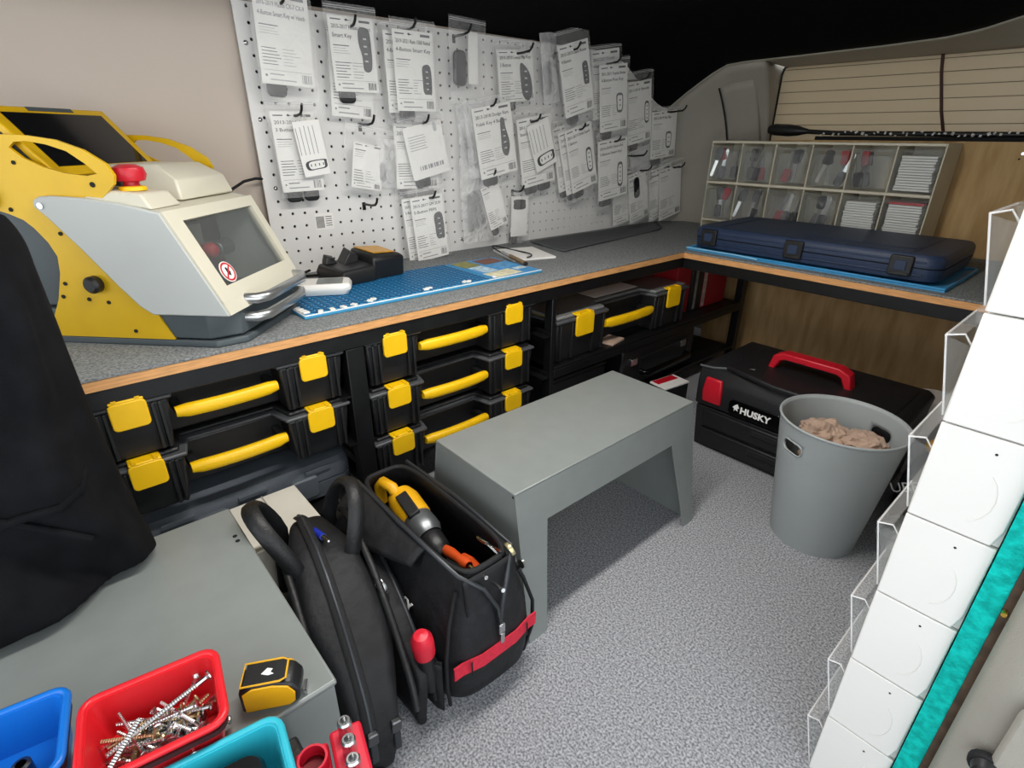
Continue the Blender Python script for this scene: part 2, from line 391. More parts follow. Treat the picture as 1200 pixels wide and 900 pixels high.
# ================================================================== STEP STOOL AND STEEL CABINET
def sheet_poly(poly3, th, nrm):
    n = Vector(nrm).normalized()*th
    return MB().loft([[Vector(p) for p in poly3], [Vector(p)+n for p in poly3]])
t = thing('step_stool', 'grey painted sheet-metal step stool with splayed legs on the carpet', 'stool', (.266, -.736, 0))
hx, hy, H = .1055, .243, .277; sp = .042; st = .003
MB().box(-hx, hx, -hy, hy, H-.003, H).build('top', m_sheet, t, bevel=.0025, seg=3)
k = lambda z: sp*(H-z)/H
for s in (1, -1):
    prof = [(-hy+.0, H-.003), (-hy, 0), (-hy+.040, 0), (-hy+.062, .207), (hy-.075, .207), (hy-.032, 0), (hy, 0), (hy, H-.003)]
    sheet_poly([(s*(hx-.0005+k(z)), y, z) for y, z in prof], st, (-s, 0, 0)).build('side_panel', m_sheet, t)
for s in (1, -1):
    pts = [(-(hx-.003+sp), s*hy, 0), ((hx-.003+sp), s*hy, 0), (hx-.003, s*hy, H-.003), (-(hx-.003), s*hy, H-.003)]
    sheet_poly([(x, y-s*.0005, z) for x, y, z in pts], st, (0, -s, 0)).build('end_panel', m_sheet, t)
    MB().cyl((hx-.004, s*(hy+.0002), H-.0075), (hx-.004, s*(hy-.002), H-.0075), .0022, 8).build('relief_hole', m_blackm, t)
t = thing('steel_cabinet', 'low grey steel box bench under the black coat and the screw tray', 'bench', (.312, -1.6, 0))
MB().box(-.185, .172, -.34, .288, .27, .277).build('top', m_sheet, t, bevel=.0025)
MB().box(.1665, .1705, -.338, .285, .0, .2695).build('side_panel', m_sheet, t)
MB().box(-.1835, -.1795, -.338, .285, .0, .2695).build('side_panel', m_sheet, t)
MB().box(-.179, .166, .281, .285, .0, .2695).build('end_panel', m_sheet, t)
MB().box(-.179, .166, -.338, -.334, .0, .2695).build('end_panel', m_sheet, t)
for x, y, r in ((-.115,.276,.003),(-.103,.276,.003),(.118,.25,.004)):
    MB().cyl((x, y, .2765), (x, y, .2773), r, 10).build('hole', m_blackm, t)

# ================================================================== WASTE BIN
m_bin = M('grey_bin_plastic', '#9fa5a6', .5, 0, .02, 12, .1, 300)
t = thing('waste_bin', 'round grey plastic waste bin with oval hand holes, half full of paper', 'bin', (.600, -.333, 0))
NA, NZ, HB, RB, RT = 96, 40, .272, .0801, .111
def inhole(a, z):
    for c in (242.5, 62.5):
        d = ((math.degrees(a)-c+180) % 360)-180; u = math.radians(d)*.105; w = z-.226
        u1 = max(0, abs(u)-.012); q = math.hypot(u1, w)
        if q < .0125: return (c, u, w)
    return None
bm = bmesh.new(); V = []
for j in range(NZ+1):
    z = HB*j/NZ; r = RB+(RT-RB)*z/HB
    V.append([bm.verts.new((r*math.cos(2*math.pi*i/NA), r*math.sin(2*math.pi*i/NA), z)) for i in range(NA)])
for j in range(NZ):
    for i in range(NA):
        a = 2*math.pi*(i+.5)/NA; z = HB*(j+.5)/NZ
        if not inhole(a, z): bm.faces.new((V[j][i], V[j][(i+1) % NA], V[j+1][(i+1) % NA], V[j+1][i]))
bm.faces.new(list(reversed(V[0])))
for v in list(bm.verts):
    if not v.link_faces: bm.verts.remove(v)
for e_ in [e for e in bm.edges if e.is_boundary]:
    for v in e_.verts:
        if v.co.z < HB-.002:
            a = math.atan2(v.co.y, v.co.x); c = 242.5 if math.cos(a-math.radians(242.5)) > 0 else 62.5
            u = (((math.degrees(a)-c+180) % 360)-180)*math.pi/180*.105; w = v.co.z-.226
            cu = max(-.012, min(.012, u)); d = Vector((u-cu, w)); 
            if d.length > 1e-5:
                d = d.normalized()*.0125; uu, ww = cu+d.x, d.y; an = math.radians(c)+uu/.105; z = .226+ww; r = RB+(RT-RB)*z/HB
                v.co = (r*math.cos(an), r*math.sin(an), z)
bmesh.ops.recalc_face_normals(bm, faces=bm.faces)
me = bpy.data.meshes.new('bin_wall'); bm.to_mesh(me); bm.free(); me.materials.append(m_bin)
for p in me.polygons: p.use_smooth = True
me.set_sharp_from_angle(angle=math.radians(50))
o = bpy.data.objects.new('bin_wall', me); COL.objects.link(o); o.parent = t; md = o.modifiers.new('s', 'SOLIDIFY'); md.thickness = .0028; md.offset = -1
MB().tube([(RT*math.cos(2*math.pi*i/64), RT*math.sin(2*math.pi*i/64), HB) for i in range(64)], .0026, 8, True).build('rim', m_bin, t, smooth=60)
for c in (242.5, 62.5):
    pts = []
    for q in rrect(.049, .025, .0124, 6):
        an = math.radians(c)+q[0]/.105; z = .226+q[1]; r = RB+(RT-RB)*z/HB; pts.append((r*math.cos(an), r*math.sin(an), z))
    MB().tube(pts, .0018, 6, True).build('hand_hole_rim', m_bin, t, smooth=60)
m_kraft = M('brown_kraft_paper', '#b79d8b', .85, 0, .1, 20)
def crump(cx, cy, cz, r, seed, label, sq=.7):
    mb = MB(); mb.sphere((0,0,0), r, 30, 20); vs = []
    for v in mb.v:
        d = .86+.42*abs(nz(v[0]+seed, v[1], v[2], 34))+.30*abs(nz(v[0], v[1]+seed, v[2], 75))-.12*abs(nz(v[0], v[1], v[2]+seed, 140))
        vs.append((v[0]*d, v[1]*d, v[2]*d*sq))
    mb.v = vs
    o = mb.build('crumpled_paper', m_kraft, None, (cx, cy, cz), bevel=0)
    return tag(o, label, 'paper', 'crumpled paper in the waste bin')
crump(.570, -.318, .214, .050, 3, 'larger crumpled brown paper ball on top in the waste bin')
crump(.640, -.312, .222, .042, 9, 'pointed crumpled brown paper sheet in the waste bin')
crump(.600, -.375, .195, .045, 21, 'crumpled brown paper pressed against a hand hole of the waste bin')
crump(.603, -.33, .118, .056, 33, 'crumpled brown paper lower down in the waste bin')
o = MB().loft([[(.62,-.37,.175),(.675,-.355,.18),(.685,-.29,.19)],[(.64,-.36,.235),(.664,-.35,.216),(.668,-.31,.208)]]).build('paper_bag', m_kraft, None); o.location = (-.016, .02, .012)
tag(o, 'folded brown paper bag corner sticking up in the waste bin', 'paper bag', 'crumpled paper in the waste bin')

# ================================================================== RED-HANDLED TOOL CHEST
m_chest = M('tool_chest_black', '#16171a', .5, 0, .15, 60, .25, 300)
t = thing('tool_chest', 'black tool chest with red carrying handle behind the grey waste bin', 'tool chest', (.44, -.195, 0))
w = .225
MB().loft([[(-w+.012, .006, 0), (w-.012, .006, 0), (w-.012, .26, 0), (-w+.012, .26, 0)], [(-w+.004, .002, .118), (w-.004, .002, .118), (w-.004, .262, .118), (-w+.004, .262, .118)]]).build('body', m_chest, t, bevel=.004)
for i, z in enumerate((.012, .066)):
    d = MB().box(-w+.03, w-.03, -.004, .01, z, z+.046).build('drawer', m_chest, t, bevel=.004)
    MB().box(-.06, .06, -.008, -.003, z+.024, z+.040).build('drawer_pull', m_blackm, d, bevel=.003)
lid = MB().loft([[(-w, 0, .121), (w, 0, .121), (w, .265, .121), (-w, .265, .121)], [(-w, -.002, .188), (w, -.002, .188), (w, .265, .188), (-w, .265, .188)],
           [(-w-.004, .012, .222), (w+.004, .012, .222), (w+.004, .265, .222), (-w-.004, .265, .222)], [(-w+.01, .04, .236), (w-.01, .04, .236), (w-.01, .255, .236), (-w+.01, .255, .236)]]).build('lid', m_chest, t, bevel=.005)
MB().tube([(-w-.005, .01, .224), (-w+.03, .012, .226), (-w+.12, .05, .238)], .003, 6).build('lid_edge', M('paler_edge', '#55585b', .4), lid, smooth=60)  # edge strip in a paler grey than the lid
MB().prism([(-w+.06, .02), (-.03, -.012), (w-.06, -.012), (w-.02, .03), (w-.02, .22), (-w+.06, .22)], 'z', .226, .239).build('lid_boss', m_chest, lid, bevel=.004)
hd = MB().loft([[(-.098, .10, .236), (-.098, .13, .236), (-.082, .13, .236), (-.082, .10, .236)], [(-.088, .098, .272), (-.088, .132, .272), (-.070, .132, .262), (-.070, .098, .262)],
           [(-.064, .097, .283), (-.064, .133, .283), (-.058, .133, .267), (-.058, .097, .267)], [(.064, .097, .283), (.064, .133, .283), (.058, .133, .267), (.058, .097, .267)],
           [(.088, .098, .272), (.088, .132, .272), (.070, .132, .262), (.070, .098, .262)], [(.098, .10, .236), (.098, .13, .236), (.082, .13, .236), (.082, .10, .236)]]).build('handle', m_red, t, bevel=.003)
for x in (-w+.047, w-.047):
    l = MB().loft([[(x-.026, -.006, .135), (x+.026, -.006, .135), (x+.026, .002, .135), (x-.026, .002, .135)], [(x-.026, -.012, .17), (x+.026, -.012, .17), (x+.026, .002, .17), (x-.026, .002, .17)],
               [(x-.022, -.008, .205), (x+.022, -.008, .205), (x+.022, .002, .205), (x-.022, .002, .205)]]).build('latch', m_red, t, bevel=.004)
MB().prism(rrect(.135, .04, .012, 4, -.062, .147), 'y', -.0055, .0).build('badge', M('gloss_black', '#060607', .15), t, bevel=.001)
m_wprint = M('white_print', '#f4f4f2', .6)
text('HUSKY', .023, m_wprint, t, (-.098, -.0062, .139), (math.pi/2, 0, 0), 'lettering', bold=.0009, sx=1.05)
MB().prism([(-.118,.149),(-.112,.156),(-.106,.160),(-.101,.150),(-.105,.148),(-.103,.141),(-.110,.144),(-.113,.140),(-.114,.147)], 'y', -.0065, -.005).build('emblem', m_wprint, t)

# ================================================================== BLUE CASE, TRAY
m_navy = M('navy_case_plastic', '#223350', .48, 0, .08, 40, .35, 350)
m_blue = M('blue_mat_plastic', '#3b93c8', .45, 0, .05, 30)
t = thing('plastic_tray', 'flat bright blue plastic tray under the navy hard case', 'tray', (-.008, .028, T))
MB().box(0, .632, 0, .31, 0, .004).build('base', m_blue, t)
for a in ((0, .632, 0, .006), (0, .632, .304, .31), (0, .006, .006, .304), (.626, .632, .006, .304)):
    MB().box(a[0], a[1], a[2], a[3], .004, .009).build('rim', m_blue, t, bevel=.0015)
MB().tube([(.0,-.0005,.0065),(.15,-.001,.007),(.2,-.004,.006),(.215,-.002,.0045)], .0022, 6).build('peeled_edge', M('pale_blue_edge', '#8ccbea', .4), t, smooth=60)
t = thing('hard_case', 'long flat navy blue hard case with black latches on the blue tray', 'case', (.302, .203, T+.0095), math.radians(.6))
def pill(w, d, r, z): return [(x, y, z) for x, y in rrect(w, d, r, 5)]
MB().loft([pill(.585, .315, .03, 0), pill(.598, .328, .035, .004), pill(.604, .334, .035, .028), pill(.604, .334, .035, .030)]).build('lower_shell', m_navy, t, smooth=30, bevel=0)
up = MB().loft([pill(.604, .334, .035, .033), pill(.604, .334, .035, .046), pill(.600, .330, .034, .053), pill(.588, .318, .03, .0595), pill(.57, .30, .028, .0605)]).build('upper_shell', m_navy, t, smooth=30)
MB().loft([pill(.596, .326, .033, .0295), pill(.596, .326, .033, .0335)]).build('seam', m_blackm, t)
for x in (-.235, .0, .235): MB().box(x-.003, x+.003, -.13, .13, .0604, .0625).build('lid_rib', m_navy, up, bevel=.001)
MB().prism(rrect(.26, .2, .02, 4, .1, 0), 'z', .0604, .0618).build('lid_panel', m_navy, up, bevel=.0006)
for z in (.014, .042): MB().box(-.27, .27, -.1685, -.165, z, z+.004).build('groove_rib', m_navy, t, bevel=.001)
for x in (-.247, -.012, .225):
    l = MB().prism(rrect(.046, .045, .005, 3, x, .033), 'y', -.176, -.165).build('latch', m_blackp, t, bevel=.002)
    MB().prism(rrect(.024, .022, .003, 3, x, .034), 'y', -.178, -.1755).build('latch_window', m_navy, l, bevel=.001)
    MB().box(x-.02, x+.02, -.179, -.1755, .013, .019).build('latch_lip', m_blackp, l, bevel=.001)

# ================================================================== TILT-BIN CABINETS
m_cream = M('cream_plastic', '#d9d2bd', .5, 0, .03, 15)
m_clear = clear('clear_bin_plastic', '#fbfcfc', .955, .05)
def tilt_bin(name, w, h, d, out, mat, parent, loc):
    """clear pocket: front face x out towards -y, hinged low"""
    s = .0015; mb = MB()
    # front plate leaning out, two side plates, floor, lip
    f0, f1 = -.001, -out
    mb.loft([[(0, f0, 0), (w, f0, 0), (w, f0-s, 0), (0, f0-s, 0)], [(0, f1, h), (w, f1, h), (w, f1-s, h), (0, f1-s, h)]])
    for x in (0, w-s):
        mb.loft([[(x, f0, 0), (x+s, f0, 0), (x+s, d*.6, 0), (x, d*.6, 0)], [(x, f1, h), (x+s, f1, h), (x+s, d*.35, h*.96), (x, d*.35, h*.96)]])
    mb.box(s, w-s, f0, d*.6, 0, s)
    return mb.build(name, mat, parent, loc)
t = thing('drawer_cabinet', 'cream cabinet of twelve clear tilt-out drawers behind the navy case', 'cabinet', (-.187, .392, T))
WC, DC = .656, .145; cw = WC/6
fr = lambda nm, *a: MB().box(*a).build(nm, m_cream, t, bevel=.0012)
fr('back', 0, WC, DC-.004, DC, 0, .291); fr('side', 0, .004, 0, DC-.004, 0, .291); fr('side', WC-.004, WC, 0, DC-.004, 0, .291)
for z in (0, .036): fr('rail', .004, WC-.004, -.001 if z else 0, DC-.004, z, z+.006)
fr('rail', .004, WC-.004, -.002, DC-.004, .158, .166); fr('rail', .004, WC-.004, -.002, DC-.004, .284, .291)
for k in range(1, 6): fr('divider', k*cw-.002, k*cw+.002, 0, DC-.004, .042, .284)
for r, z in enumerate((.0425, .1665)):
    for k in range(6):
        b = tilt_bin('clear_drawer', cw-.008, .108, .12, .009, m_clear, t, (k*cw+.004, -.001, z+.002))
        MB().box(.012, cw-.02, -.016, -.009, .1, .103).build('drawer_lip', m_clear, b)
cab_o = (-.187, .392)
# contents: key blanks and card bundles (things of their own)
m_keyred = M('key_head_red', '#b3202c', .4); m_keyblk = M('key_head_black', '#202124', .4); m_nickel = M('nickel_blade', '#b9bab8', .28, 1)
def key_blank(kind, label):
    k = thing('key_blank', label, 'key', group='key blanks in the cream drawer cabinet')
    hm = m_keyred if kind == 'red' else m_keyblk
    MB().prism(rrect(.023, .04, .007, 4, 0, .018), 'y', -.005, .005).build('head', hm, k, bevel=.0015)
    MB().prism([(-.005, .038), (.005, .038), (.0048, .086), (0, .091), (-.0048, .086)], 'y', -.0015, .0015).build('blade', m_nickel, k)
    return k
kr = key_blank('red', 'x'); kb = key_blank('black', 'x'); used = {'red': 0, 'black': 0}
ords = ('first', 'second', 'third', 'fourth', 'fifth', 'last')
rnd = random.Random(4)
def put_key(kind, col, row):
    lab = '%s-headed key blank in the %s %s drawer of the cream cabinet' % (kind, ords[col], ('lower', 'upper')[row])
    src = kr if kind == 'red' else kb
    o = src if not used[kind] else dup(src)
    used[kind] = 1; o['label'] = lab
    z = T+(.0425, .1665)[row]+.010; flip = rnd.random() < .55
    x = cab_o[0]+col*cw+rnd.uniform(.022, cw-.022)
    o.location = (x, cab_o[1]+rnd.uniform(.008, .04), z+(.0 if not flip else .091))
    o.rotation_euler = (rnd.uniform(-.1, .1), rnd.uniform(-.35, .35)+(math.pi if flip else 0), rnd.uniform(-.6, .6))
for row, spec in ((1, ['rbbb', 'bbrb', 'brb', 'bbbr', 'rbbb', '']), (0, ['bbbr', 'rbbb', 'bbbr', 'bbb', '', ''])):
    for c, ks in enumerate(spec):
        for ch in ks: put_key('red' if ch == 'r' else 'black', c, row)
m_bag = clear('zip_bag_film', '#f4f5f6', .85, .12, .9, 55)
for row, c in ((1, 2), (1, 1), (0, 0), (1, 3), (0, 2), (0, 3), (0, 1), (1, 4), (1, 0)):
    x = cab_o[0]+c*cw+cw/2; z = T+(.0425, .1665)[row]+.006; seed = c*3+row
    g = lambda u, v: (x+(u-.5)*(cw-.026), cab_o[1]+.006+.004*math.sin(u*9+seed)+.01*nz(u*3, v*3, seed), z+v*.085)
    o = MB().grid(g, 12, 12).build('zip_bag', m_bag, None, smooth=80)
    tag(o, 'crumpled clear zip bag in the %s %s drawer of the cream cabinet' % (ords[c], ('lower', 'upper')[row]), 'bag', 'zip bags in the cream cabinet')
for row, c in ((1, 5), (0, 4), (0, 5)):
    t2 = thing('card_bundle', 'bundle of white cards filling the %s %s drawer of the cream cabinet' % (ords[c], ('lower', 'upper')[row]), 'card bundle',
               (cab_o[0]+c*cw+.012, cab_o[1]+.004, T+(.0425, .1665)[row]+.006), 0, 'white card bundles in the cream cabinet')
    for i in range(13):
        z = .0068*i
        MB().box(rnd.uniform(0, .003), cw-.026+rnd.uniform(-.004, .002), rnd.uniform(0, .003), .06, z, z+.0058).build('card', m_card, t2, bevel=.001)
    if c == 5 and row == 0: MB().box(.0, cw-.026, .004, .06, .0888, .094).build('red_card', m_red, t2)

# white tilt-bin column fixed to the side board
bx0, y0 = .799, -.830; ML_ = .60; mh = .105
m_wmod = M('white_module_plastic', '#e9e8e4', .42, 0, .015, 8)
m_clip = clear('clear_bin_lip', '#ffffff', .92, .05)
m_cglint = clear('clear_edge_glint', '#ffffff', .55, .1)  # whitish, paints the bright glint along the clear bin edges
def wmodule(i, label):
    t = thing('tilt_bin_module', label, 'storage bin', (bx0, y0, .004+i*mh), 0, 'white tilt-bin modules stacked up the side board')
    h = mh-.0015; d = .0725
    # side panels: front edge straight, back edge drawn in towards the top
    for y in (0, ML_-.004):
        sp_ = MB().prism([(0, 0), (d-.006, 0), (d-.001, h*.18), (d, h), (0, h)], 'y', y, y+.004).build('side_panel', m_wmod, t, bevel=.0012)
    MB().prism([(d-.004, 0), (d, 0), (d, h), (d-.004, h)], 'y', .0042, ML_-.0042).build('back_panel', m_wmod, t)
    MB().box(.002, d-.004, .0042, ML_-.0042, 0, .003).build('base_panel', m_wmod, t); MB().box(.002, d-.004, .0042, ML_-.0042, h-.003, h).build('top_panel', m_wmod, t)
    MB().cyl((d*.62, .0002, h*.86), (d*.62, -.0004, h*.86), .0012, 8).build('pin', m_blackm, t)
    pts = [(d*.55+.018*math.cos(a), -.0002, h*.42+.028*math.sin(a)) for a in [math.radians(-80+i*20) for i in range(8)]]
    MB().tube(pts, .0004, 6, flat=.6).build('moulded_curve', m_wmod, t, smooth=60)
    for k in range(5):
        bw = (ML_-.008)/5
        b = MB(); s = .0014; out = .019; hb = h*.74
        ya, yb = .005+k*bw, .005+(k+1)*bw-.003
        b.loft([[(-.001, ya, .004), (-.001, yb, .004), (-.001-s, yb, .004), (-.001-s, ya, .004)], [(-out, ya, hb), (-out, yb, hb), (-out-s, yb, hb), (-out-s, ya, hb)]])
        for y in (ya, yb-s): b.loft([[(-.001, y, .004), (-.001, y+s, .004), (.04, y+s, .004), (.04, y, .004)], [(-out, y, hb), (-out, y+s, hb), (.01, y+s, hb*.9), (.01, y, hb*.9)]])
        bo = b.build('clear_bin', m_clear, t)
        MB().loft([[(-out, ya, hb), (-out, yb, hb), (-out-.002, yb, hb+.002), (-out-.002, ya, hb+.002)], [(-out+.012, ya, hb+.004), (-out+.012, yb, hb+.004), (-out+.012, yb, hb+.006), (-out+.012, ya, hb+.006)]]).build('bin_lip', m_clip, bo)
        if k == 0:
            MB().tube([(-out-.001, ya, hb+.001), (-out-.001, yb, hb+.001)], .0011, 6).build('lip_glint', m_cglint, bo)
            MB().tube([(-out-.001, ya, hb+.001), (-.0016, ya, .004)], .0009, 6).build('front_glint', m_cglint, bo)
            MB().tube([(-out-.001, ya, hb+.001), (-out+.012, ya, hb+.005), (.0, ya, hb*.95)], .0009, 6).build('side_glint', m_cglint, bo)
    return t
wl_ = ['bottom one', 'second lowest', 'third lowest', 'middle one', 'third highest', 'second highest', 'topmost']
for i in range(7): wmodule(i, 'white module with clear tilt bins, %s of the column against the teal-edged board' % wl_[i])
# ================================================================== KEY CUTTING MACHINE (local x = its front)
m_myel = M('machine_yellow', '#e0b40c', .4, .1, .05, 12)
m_mgrey = M('machine_slate', '#4b5458', .5, 0, .05, 20, .1, 200)
m_mside = M('machine_side_grey', '#bfc3c0', .5, 0, .02, 10)
m_mcream = M('machine_cream', '#d3cfbd', .45, 0, .02, 10)
m_mwin = clear('machine_window', '#e3e5e4', .93, .05)
def plate_holes(outer, holes, name, mat, parent, y, th, bevel=.0012):
    bm = bmesh.new(); es = []
    for lp in [outer]+holes:
        vs = [bm.verts.new((p[0], 0, p[1])) for p in lp]
        es += [bm.edges.new((vs[i], vs[(i+1) % len(vs)])) for i in range(len(vs))]
    bmesh.ops.triangle_fill(bm, use_beauty=True, use_dissolve=False, edges=es)
    r = bmesh.ops.extrude_face_region(bm, geom=list(bm.faces))
    bmesh.ops.translate(bm, verts=[v for v in r['geom'] if isinstance(v, bmesh.types.BMVert)], vec=(0, th, 0))
    bmesh.ops.recalc_face_normals(bm, faces=bm.faces)
    me = bpy.data.meshes.new(name); bm.to_mesh(me); bm.free(); me.materials.append(mat)
    o = bpy.data.objects.new(name, me); COL.objects.link(o); o.parent = parent; o.location = (0, y, 0)
    return o
def smooth_poly(pts, n=4):
    """Catmull-Rom through a closed list of points"""
    out = []; k = len(pts)
    for i in range(k):
        p0, p1, p2, p3 = [Vector(pts[(i+d) % k]) for d in (-1, 0, 1, 2)]
        for j in range(n):
            t = j/n
            out.append(tuple(.5*((2*p1)+(-p0+p2)*t+(2*p0-5*p1+4*p2-p3)*t*t+(-p0+3*p1-3*p2+p3)*t**3)))
    return out
kc = thing('key_cutting_machine', 'yellow and white electronic key cutting machine with red stop button on the worktop', 'key machine', (-.066, -1.297, T), math.radians(44.4))
WM = .225
base = MB().prism([(-.215, .0), (.06, -.002), (.098, .028), (.098, WM-.02), (.06, WM), (-.215, WM)], 'z', .013, .054).build('base', m_mgrey, kc, bevel=.003)
MB().prism([(-.218, -.003), (.07, -.004), (.104, .028), (.104, WM-.02), (.065, WM+.002), (-.218, WM+.002)], 'z', 0, .011).build('base_foot', m_mgrey, base, bevel=.002)
MB().prism([(-.15, .055), (-.15, .20), (-.205, .235), (-.262, .235), (-.262, .055)], 'y', .008, WM-.006).build('rear_body', m_mgrey, kc, bevel=.004)
out = [(-.205,.012),(.004,.012),(-.012,.05),(-.02,.1),(-.04,.2),(-.046,.218),(-.024,.236),(-.0205,.247),(-.028,.262),(-.055,.279),(-.091,.291),(-.130,.296),(-.171,.297),(-.262,.294),(-.262,.205),(-.215,.200),(-.195,.194),(-.176,.186),(-.164,.175),(-.150,.155),(-.143,.135),(-.148,.11),(-.165,.07),(-.19,.03)]
hole = [(-.160,.281),(-.150,.288),(-.132,.289),(-.105,.285),(-.079,.277),(-.058,.262),(-.044,.249),(-.06,.246),(-.09,.249),(-.118,.256),(-.145,.268)]
plate_holes(out, [hole], 'side_plate', m_myel, kc, -.0045, .0045)
plate_holes(out, [hole], 'side_plate', m_myel, kc, WM, .0045)
side = [(-.146,.206),(-.144,.214),(-.134,.219),(-.117,.220),(-.07,.218),(-.023,.212),(.036,.2),(.097,.074),(.106,.054),(-.013,.053),(-.03,.065),(-.055,.095),(-.098,.152),(-.13,.19)]
MB().prism([(p[0], p[1]) for p in side], 'y', -.013, -.0048).build('side_cover', m_mside, kc, bevel=.002)
MB().prism([(p[0], p[1]) for p in side], 'y', WM-.004, WM-.0005).build('side_cover', m_mside, kc)
MB().prism([(-.144,.056),(-.144,.212),(-.06,.212),(-.03,.19),(-.03,.056)], 'y', .0, WM-.005).build('inner_housing', M('machine_dark_inside', '#3a3b3c', .5), kc)
def SP(l, w, n=0):            # point on the sloping door: l sideways, w down the slope, n proud
    return (.036+.061*w/.141+n*.90, l, .2-.127*w/.141+n*.433)
top = MB().loft([[(-.06, -.005, .2165), (.036, -.005, .2), (.036, WM, .2), (-.06, WM, .2165)], [(-.06, -.005, .2125), (.032, -.005, .196), (.032, WM, .196), (-.06, WM, .2125)]]).build('top_panel', m_mcream, kc)
def bar(a, b, c, d):          # frame member of the door between (l,w) corners
    return [[SP(*q, .004) for q in (a, b, c, d)], [SP(*q, -.008) for q in (a, b, c, d)]]
w0, w1, l0, l1 = .017, .121, .018, .208
door = MB()
for a, b, c, d in (((-.012,0),(WM,0),(l1,w0),(l0,w0)), ((WM,0),(WM,.141),(l1,w1),(l1,w0)), ((WM,.141),(-.012,.141),(l0,w1),(l1,w1)), ((-.012,.141),(-.012,0),(l0,w0),(l0,w1))):
    door.loft(bar(a, b, c, d))
door = door.build('door_frame', m_mcream, kc)
MB().loft([[SP(l0-.004, w0-.004, -.001), SP(l1+.004, w0-.004, -.001), SP(l1+.004, w1+.004, -.001), SP(l0-.004, w1+.004, -.001)], [SP(l0-.004, w0-.004, -.004), SP(l1+.004, w0-.004, -.004), SP(l1+.004, w1+.004, -.004), SP(l0-.004, w1+.004, -.004)]]).build('window_pane', m_mwin, door)
MB().loft([[SP(-.012, .138, .004), SP(WM, .138, .004), (.108, WM, .056), (.108, -.012, .056)], [SP(-.012, .138, -.008), SP(WM, .138, -.008), (.098, WM, .056), (.098, -.012, .056)]]).build('lower_panel', m_mcream, kc)
# no-entry style sticker: white disc, red ring and bar, black hand mark
m_stred = M('sticker_red', '#c4232f', .5)
def disc(l, w, r, n): return [SP(l+r*math.cos(a), w+r*math.sin(a), n) for a in [2*math.pi*i/24 for i in range(24)]]
stk = MB().loft([disc(.046, .103, .0165, -.0008), disc(.046, .103, .0165, .0002)]).build('warning_sticker', m_card, door)
MB().loft([disc(.046, .103, .0150, .0004), disc(.046, .103, .0120, .0004), disc(.046, .103, .0120, .0006), disc(.046, .103, .0150, .0006)], False, True).build('red_ring', m_stred, stk)
MB().loft([[SP(.036,.1105,.0008),SP(.038,.1125,.0008),SP(.056,.0955,.0008),SP(.054,.0935,.0008)],[SP(.036,.1105,.0005),SP(.038,.1125,.0005),SP(.056,.0955,.0005),SP(.054,.0935,.0005)]]).build('red_bar', m_stred, stk)
MB().loft([[SP(.043,.097,.0007),SP(.046,.095,.0007),SP(.051,.104,.0007),SP(.048,.110,.0007),(SP(.043,.107,.0007))],[SP(.043,.097,.0004),SP(.046,.095,.0004),SP(.051,.104,.0004),SP(.048,.110,.0004),(SP(.043,.107,.0004))]]).build('hand_mark', m_print, stk)
# silver grips at the foot of the door
m_silver = M('silver_grip', '#bfc1c2', .3, .9)
for z, s0 in ((.066, .104), (.036, .099)):
    pts = [(s0-.004, .045, z), (s0+.014, .048, z), (s0+.024, .065, z), (s0+.024, .11, z), (s0+.024, .185, z), (s0+.014, .208, z), (s0-.004, .211, z)]
    MB().tube(pts, .0085, 8, flat=1.0).build('grip', m_silver, kc, smooth=50)
# inside: clamp, cutter and red dust
MB().box(-.028, .03, .05, .13, .055, .085).build('clamp', m_dsteel, kc, bevel=.003)
MB().box(-.028, .005, .06, .12, .13, .17).build('spindle_block', m_nickel, kc, bevel=.003)
MB().cyl((-.02, .1, .13), (-.02, .1, .095), .006, 12).build('cutter', m_metal, kc)
MB().sphere((.015, .115, .125), .013, 12, 8).build('red_knob', m_red, kc, smooth=60)
MB().cyl((.0, .15, .12), (.0, .19, .12), .014, 16).build('motor', M('grey_motor', '#8f9498', .35, .8), kc, bevel=.002)
# top block, stop button
MB().loft([[(-.125, .078, .212), (.012, .078, .207), (.012, WM-.003, .207), (-.125, WM-.003, .212)], [(-.125, .082, .24), (.004, .086, .236), (.004, WM-.01, .236), (-.125, WM-.01, .24)], [(-.115, .095, .256), (-.03, .099, .256), (-.03, WM-.02, .256), (-.115, WM-.02, .256)]]).build('top_block', m_mcream, kc, bevel=.003)
MB().loft([[(-.075, -.006, .214), (.022, -.006, .203), (.022, .062, .203), (-.075, .062, .214)], [(-.07, -.002, .229), (.008, -.002, .224), (.008, .056, .224), (-.07, .056, .229)]]).build('button_block', m_mcream, kc, bevel=.003)
MB().lathe([(0,.0),(.018,.0),(.017,.005),(.012,.006)], 24, (-.022, .026, .226)).build('button_collar', m_yellow, kc, smooth=40)
MB().lathe([(.010,.0),(.010,.008),(.0185,.010),(.0215,.018),(.019,.027),(.010,.031),(.0,.0315)], 24, (-.022, .026, .229)).build('stop_button', M('stop_button_red', '#c5202f', .35), kc, smooth=40)
MB().box(-.09, -.072, .068, .094, .214, .252).build('usb_port', m_blackp, kc, bevel=.002)
